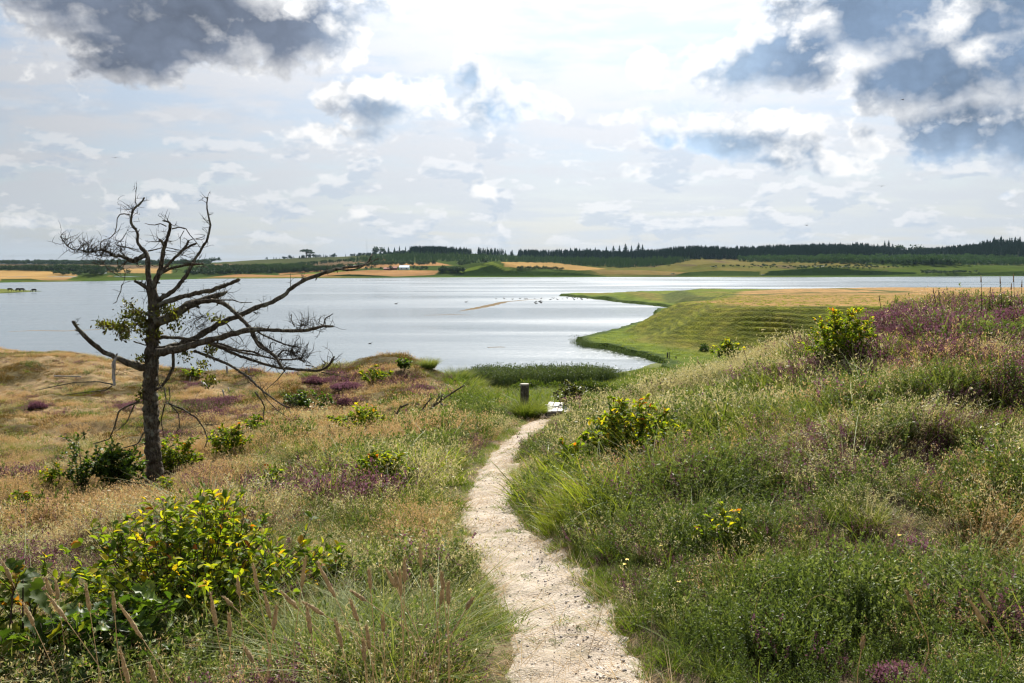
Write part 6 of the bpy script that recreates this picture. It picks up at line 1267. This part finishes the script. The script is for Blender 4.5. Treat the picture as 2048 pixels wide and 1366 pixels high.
for px, h, w_, l_ in [(425, 12, 1.5, 'large round bush on the skyline right of the dead tree top'), (440, 10, 1.0, 'pointed bush right of the large round one on the skyline'), (432, 9, 1.4, 'low bush between the two on the skyline')]: far_tree('broad_tree', l_, px, 0, h, rD[int(px) % 4], None, w_, None, 2150)
for px, h, w_ in [(753, 15, 1.4), (765, 13, 1.4), (778, 13, 1.0), (790, 12, .9), (800, 14, .9), (812, 12, .9)]: far_tree('crest_tree', 'tree in the row on the crest between the mast and the spruce wood', px, 0, h, (rD if px < 770 else cD)[int(px) % 4], None, w_ * 1.1, 'row of trees on the crest right of the mast', 2070)
# the dark grove left of the mound
for i in range(26): far_tree('grove_tree', 'tree of the dense dark grove at the left foot of the pointed mound', random.uniform(880, 930), random.uniform(543, 547), random.uniform(9, 13), rD[i % 4], None, 1.05, 'dark grove beside the pointed mound')
for i in range(22): far_tree('grove_tree', 'tree of the looser grove behind the pointed mound', random.uniform(918, 972), 0, random.uniform(8, 11), rD[i % 4], None, 1.2, 'trees behind the pointed mound', random.uniform(1230, 1400))
for i in range(20): far_tree('hedge_bush', 'round bush in the row across the orange field right of the mound', 1036 + i * 4.7 + random.uniform(-1, 1), 538.5 + .1 * i, random.uniform(5.5, 8.5), rD[i % 4], None, 1.3, 'row of bushes right of the pointed mound', trunk=False, cat='bush')
for i in range(30): far_tree('grove_tree', 'tree of the dark belt in the gold field at the left', random.uniform(108, 235), random.uniform(548, 551), random.uniform(7, 12), rD[i % 4], None, 1.15, 'tree belt in the left-hand gold field')
for i in range(12): far_tree('grove_tree', 'tree standing round the farm with the pale blue roof', random.choice([random.uniform(822, 858), random.uniform(700, 790)]), random.uniform(538, 541), random.uniform(6, 9), rD[i % 4], None, 1.3, 'trees round the farm')
for px, py, h, w_, l_ in [(258, 548, 10, 1.9, 'broad round tree alone in the left field, right of the green mound'), (1308, 535, 4, 1.5, 'small dark bush on the heath left of the long scrub'), (1428, 537, 6, 3.2, 'wide dark scrub patch on the heath'), (1510, 533, 5, 2.6, 'low scrub patch on the heath upper middle'), (1530, 533, 5, 2., 'low scrub patch just right of the upper middle one'), (1640, 536, 7, 4., 'long dark hedge on the heath at right'), (1690, 537, 6, 3., 'right end of the long dark hedge on the heath'), (1608, 536, 6, 3., 'left end of the long dark hedge on the heath'), (1345, 549, 4, 3, 'dark bush at the water edge of the middle bank'), (1525, 551, 3.5, 4, 'low bush at the foot of the long dark bank'), (1855, 547, 7, 2., 'round bush at the left end of the right shore scrub')]: far_tree('heath_bush', l_, px, py, h, fD[int(px) % 3] if w_ > 1.9 else rD[int(px) % 4], None, w_ * .8, None, trunk=False, cat='bush')
def house(label, px, py, wpx, hpx, wall, roof, depth=8., gable=False, name='farm_building'):
    b = hitf(px, py); mp = b.y / F; w_, h = wpx * mp, hpx * mp; t = thing(name, label, 'building', (b.x, b.y, b.z - .1)); hw_, hd_ = w_ / 2, depth / 2; e = h * .55
    obj('wall', mesh_np('wall', [(-hw_, -hd_, -1), (hw_, -hd_, -1), (hw_, hd_, -1), (-hw_, hd_, -1), (-hw_, -hd_, e), (hw_, -hd_, e), (hw_, hd_, e), (-hw_, hd_, e), (-hw_, 0, h * .97), (hw_, 0, h * .97)], [np.array([[0, 1, 5, 4], [1, 2, 6, 5], [2, 3, 7, 6], [3, 0, 4, 7]]), np.array([[4, 7, 8][::-1], [5, 6, 9]])], smooth=False), M[wall], t)
    o = .35; obj('roof', mesh_np('roof', [(-hw_ - o, -hd_ - o, e - .15), (hw_ + o, -hd_ - o, e - .15), (hw_ + o, 0, h), (-hw_ - o, 0, h), (-hw_ - o, hd_ + o, e - .15), (hw_ + o, hd_ + o, e - .15), (-hw_ - o, -hd_ - o, e), (hw_ + o, -hd_ - o, e), (hw_ + o, 0, h + .18), (-hw_ - o, 0, h + .18), (-hw_ - o, hd_ + o, e), (hw_ + o, hd_ + o, e)], np.array([[6, 7, 8, 9], [9, 8, 11, 10], [0, 3, 2, 1], [3, 4, 5, 2], [0, 1, 7, 6], [4, 10, 11, 5]]), smooth=False), M[roof], t)
    nwin = max(1, int(w_ / 4))
    for k in range(nwin):
        x = -hw_ + w_ * (k + .5) / nwin; ww, wh = .5, .6; zc = e * .55
        me = mesh_np('window', [(x - ww, -hd_ - .03, zc - wh), (x + ww, -hd_ - .03, zc - wh), (x + ww, -hd_ - .03, zc + wh), (x - ww, -hd_ - .03, zc + wh), (x - ww, -hd_ + .03, zc - wh), (x + ww, -hd_ + .03, zc - wh), (x + ww, -hd_ + .03, zc + wh), (x - ww, -hd_ + .03, zc + wh)], np.array([[0, 1, 2, 3], [0, 4, 5, 1], [1, 5, 6, 2], [2, 6, 7, 3], [3, 7, 4, 0]]), smooth=False)
        obj('window', me, M['window'], t)
house('white barn with a pale blue roof in the middle of the far farm', 809, 539, 19, 8, 'wall_white', 'roof_blue', 12); house('dark red farmhouse left of the barn with the pale blue roof', 788, 539.5, 13, 6.5, 'wall_red', 'roof_red'); house('low red farm wing at the far left of the farm', 774, 540, 12, 5, 'wall_red', 'roof_red')
house('long white greenhouse roof seen above the trees left of the hedge', 465, 541, 20, 5.5, 'wall_white', 'glass_roof', 14); house('short white shed roof right of the long greenhouse', 513, 540, 12, 4.5, 'wall_white', 'glass_roof'); house('pale long shed above the salmon field', 713, 535, 20, 4.5, 'wall_white', 'glass_roof', 10)
house('small white house behind the branches of the dead tree', 400, 544, 9, 5, 'wall_white', 'roof_grey'); house('pale grey shed in the trees left of the dead tree', 205, 547, 11, 5, 'wall_white', 'roof_grey'); house('white cottage behind the trunk top in the far trees', 176, 545, 6, 4, 'wall_white', 'roof_grey')
# mast
bx = (735 - CX) / F * 2080; bz = float(zf(bx, 2080)); t = thing('radio_mast', 'thin lattice radio mast on the crest above the fields', 'mast', (bx, 2080, bz)); H_ = 31.; tb = Tube()
for k in range(3): a = k * 2.094; tb.add([(math.cos(a) * .5, math.sin(a) * .5, 0), (math.cos(a) * .3, math.sin(a) * .3, H_)], [.08, .06], 4, 0, res=3)
for k in range(40): a, b = random.choice([0, 2.094, 4.188]), k / 40 * H_; a2 = a + 2.094; tb.add([(math.cos(a) * .45, math.sin(a) * .45, b), (math.cos(a2) * .45, math.sin(a2) * .45, b + .8)], [.04, .04], 3, 0, res=2)
obj('lattice', tb.mesh('lattice'), M['steel'], t); tb = Tube(); tb.add([(0, 0, H_), (0, 0, H_ + 3)], [.08, .03], 4, 0, res=3); obj('antenna', tb.mesh('antenna'), M['steel'], t)

# ------------------------------------------------------------------ animals
def bird_mesh(kind):
    V = []; rings = []; seg_ = 8
    prof = [(-.30, .01, .05), (-.22, .06, .05), (-.08, .11, .05), (.08, .12, .05), (.20, .08, .07), (.27, .045, .15), (.30, .045, .22), (.36, .045, .26), (.42, .018, .25), (.47, .006, .245)]
    if kind == 'fly': prof = [(a, b * .7, .05) for a, b, c in prof]
    th = np.linspace(0, 2 * PI, seg_, endpoint=False)
    for x, r, z in prof: V.append(np.stack([np.full(seg_, x), np.cos(th) * r, z + np.sin(th) * r * .8], -1))
    nr = len(prof); i = np.arange(nr - 1)[:, None] * seg_ + np.arange(seg_)[None]; j = np.arange(nr - 1)[:, None] * seg_ + (np.arange(seg_)[None] + 1) % seg_; Q = np.stack([i, j, j + seg_, i + seg_], -1).reshape(-1, 4); V = np.concatenate(V); T = []
    if kind == 'fly':
        n0 = len(V); W_ = [(.12, .04, .08), (-.08, .04, .07), (.14, .35, .18), (-.08, .35, .17), (.0, .8, .10), (-.10, .75, .10), (.12, -.04, .08), (-.08, -.04, .07), (.14, -.35, .18), (-.08, -.35, .17), (.0, -.8, .10), (-.10, -.75, .10)]
        V = np.concatenate([V, np.array(W_)]); Q = np.concatenate([Q, np.array([[0, 2, 3, 1], [2, 4, 5, 3], [6, 7, 9, 8], [8, 9, 11, 10]]) + n0])
    return mesh_np('bird_body', V, Q)
sw, fl = bird_mesh('swim'), bird_mesh('fly'); sw.materials.append(M['bird']); fl.materials.append(M['bird'])
spots = [(random.gauss(1080, 9), random.gauss(604, 2.)) for _ in range(12)] + [(random.uniform(1095, 1190), random.uniform(594, 600)) for _ in range(22)] + [(random.uniform(985, 1090), 598 + (1090 - 0) * 0 + random.uniform(-1, 1.5)) for _ in range(10)]
for i, (px, py) in enumerate(spots):
    p = at_z(px, max(py, 593.5), 0); o = obj('water_bird', sw, None, None, (p.x, p.y, .0)); o.rotation_euler = (0, 0, random.uniform(0, 6.28)); s_ = random.uniform(1.1, 1.7); o.scale = (s_,) * 3; tag(o, 'dark water bird in the flock resting off the tip of the spit', 'bird', 'flock of water birds off the spit')
for (px, py, l_) in [(740, 687.5, 'lone dark bird on the open water in front of the ridge'), (792, 608, 'lone bird on the water left of the mud bar'), (932, 604.5, 'bird on the water just above the mud bar')]:
    p = at_z(px, py, 0); o = obj('water_bird', sw, None, None, (p.x, p.y, .0)); o.scale = (.9 if py > 650 else 1.7,) * 3; tag(o, l_, 'bird')
for (px, py, d, l_, r_) in [(1763, 373, 190, 'small dark bird flying low in the sky at right', 1.), (1805, 200, 210, 'tiny bird flying in front of the big blue cloud', .2), (230, 316, 200, 'tiny slender bird high above the dead tree', 1.8), (1613, 451, 240, 'tiny bird flying just above the forest at right', .4)]:
    o = obj('flying_bird', fl, None, None, tuple(at(px, py, d))); o.rotation_euler = (0, .1, r_); tag(o, l_, 'bird')
def cow_mesh():
    t = Tube(); t.add([(-.95, 0, 1.05), (-.5, 0, 1.1), (.3, 0, 1.08), (.8, 0, 1.15)], [.28, .38, .40, .26], 10, 0, res=9); t.add([(.75, 0, 1.2), (1.1, 0, .9), (1.3, 0, .45), (1.42, 0, .2)], [.2, .15, .14, .08], 8, 0, res=7)
    for x in (-.75, .6):
        for y in (-.2, .2): t.add([(x, y, .95), (x + .03, y, .5), (x, y, 0)], [.16, .08, .06], 6, 0, res=5)
    t.add([(-.98, 0, 1.2), (-1.08, 0, .9), (-1.05, 0, .45)], [.04, .03, .05], 5, 0, res=4); return t.mesh('cow')
cm_ = cow_mesh(); cm_.materials.append(M['cow'])
for (px, l_, r_) in [(20, 'dark cow grazing at the left end of the islet', .3), (36, 'dark cow grazing in the middle of the islet', 2.9), (44, 'dark cow just right of the middle one on the islet', .1), (68, 'dark cow nearest the tip of the islet', 3.3)]:
    p = at_z(px, 582.5, .6); o = obj('cow', cm_, None, None, (p.x, p.y, .55 if px < 60 else .25)); o.rotation_euler = (0, 0, r_); tag(o, l_, 'cow', 'cattle on the islet')
p = at_z(4, 583, .9); o = obj('heath_bush', rD[0], None, None, (p.x - 4, p.y, .6)); o.scale = (4.2, 4.2, 2.8); tag(o, 'dark bush at the left end of the islet', 'bush')

# ------------------------------------------------------------------ haze
bm = bmesh.new(); bmesh.ops.create_cube(bm, size=1.); me = bpy.data.meshes.new('haze'); bm.to_mesh(me); bm.free()
hzo = obj('haze', me); hzo.scale = (7600, 5200, 85); hzo.location = (0, 2400, 85 / 2 - 3.6); tag(hzo, 'thin summer haze in the air over the lake', kind='stuff')
hm_ = bpy.data.materials.new('haze_air'); hm_.use_nodes = True; g = NG(hm_.node_tree); out = g.n('ShaderNodeOutputMaterial'); pv_ = g.n('ShaderNodeVolumePrincipled'); pv_.inputs['Color'].default_value = (.55, .78, 1., 1); pv_.inputs['Density'].default_value = HAZE; pv_.inputs['Anisotropy'].default_value = .0
g.nt.links.new(pv_.outputs[0], out.inputs['Volume']); me.materials.append(hm_)
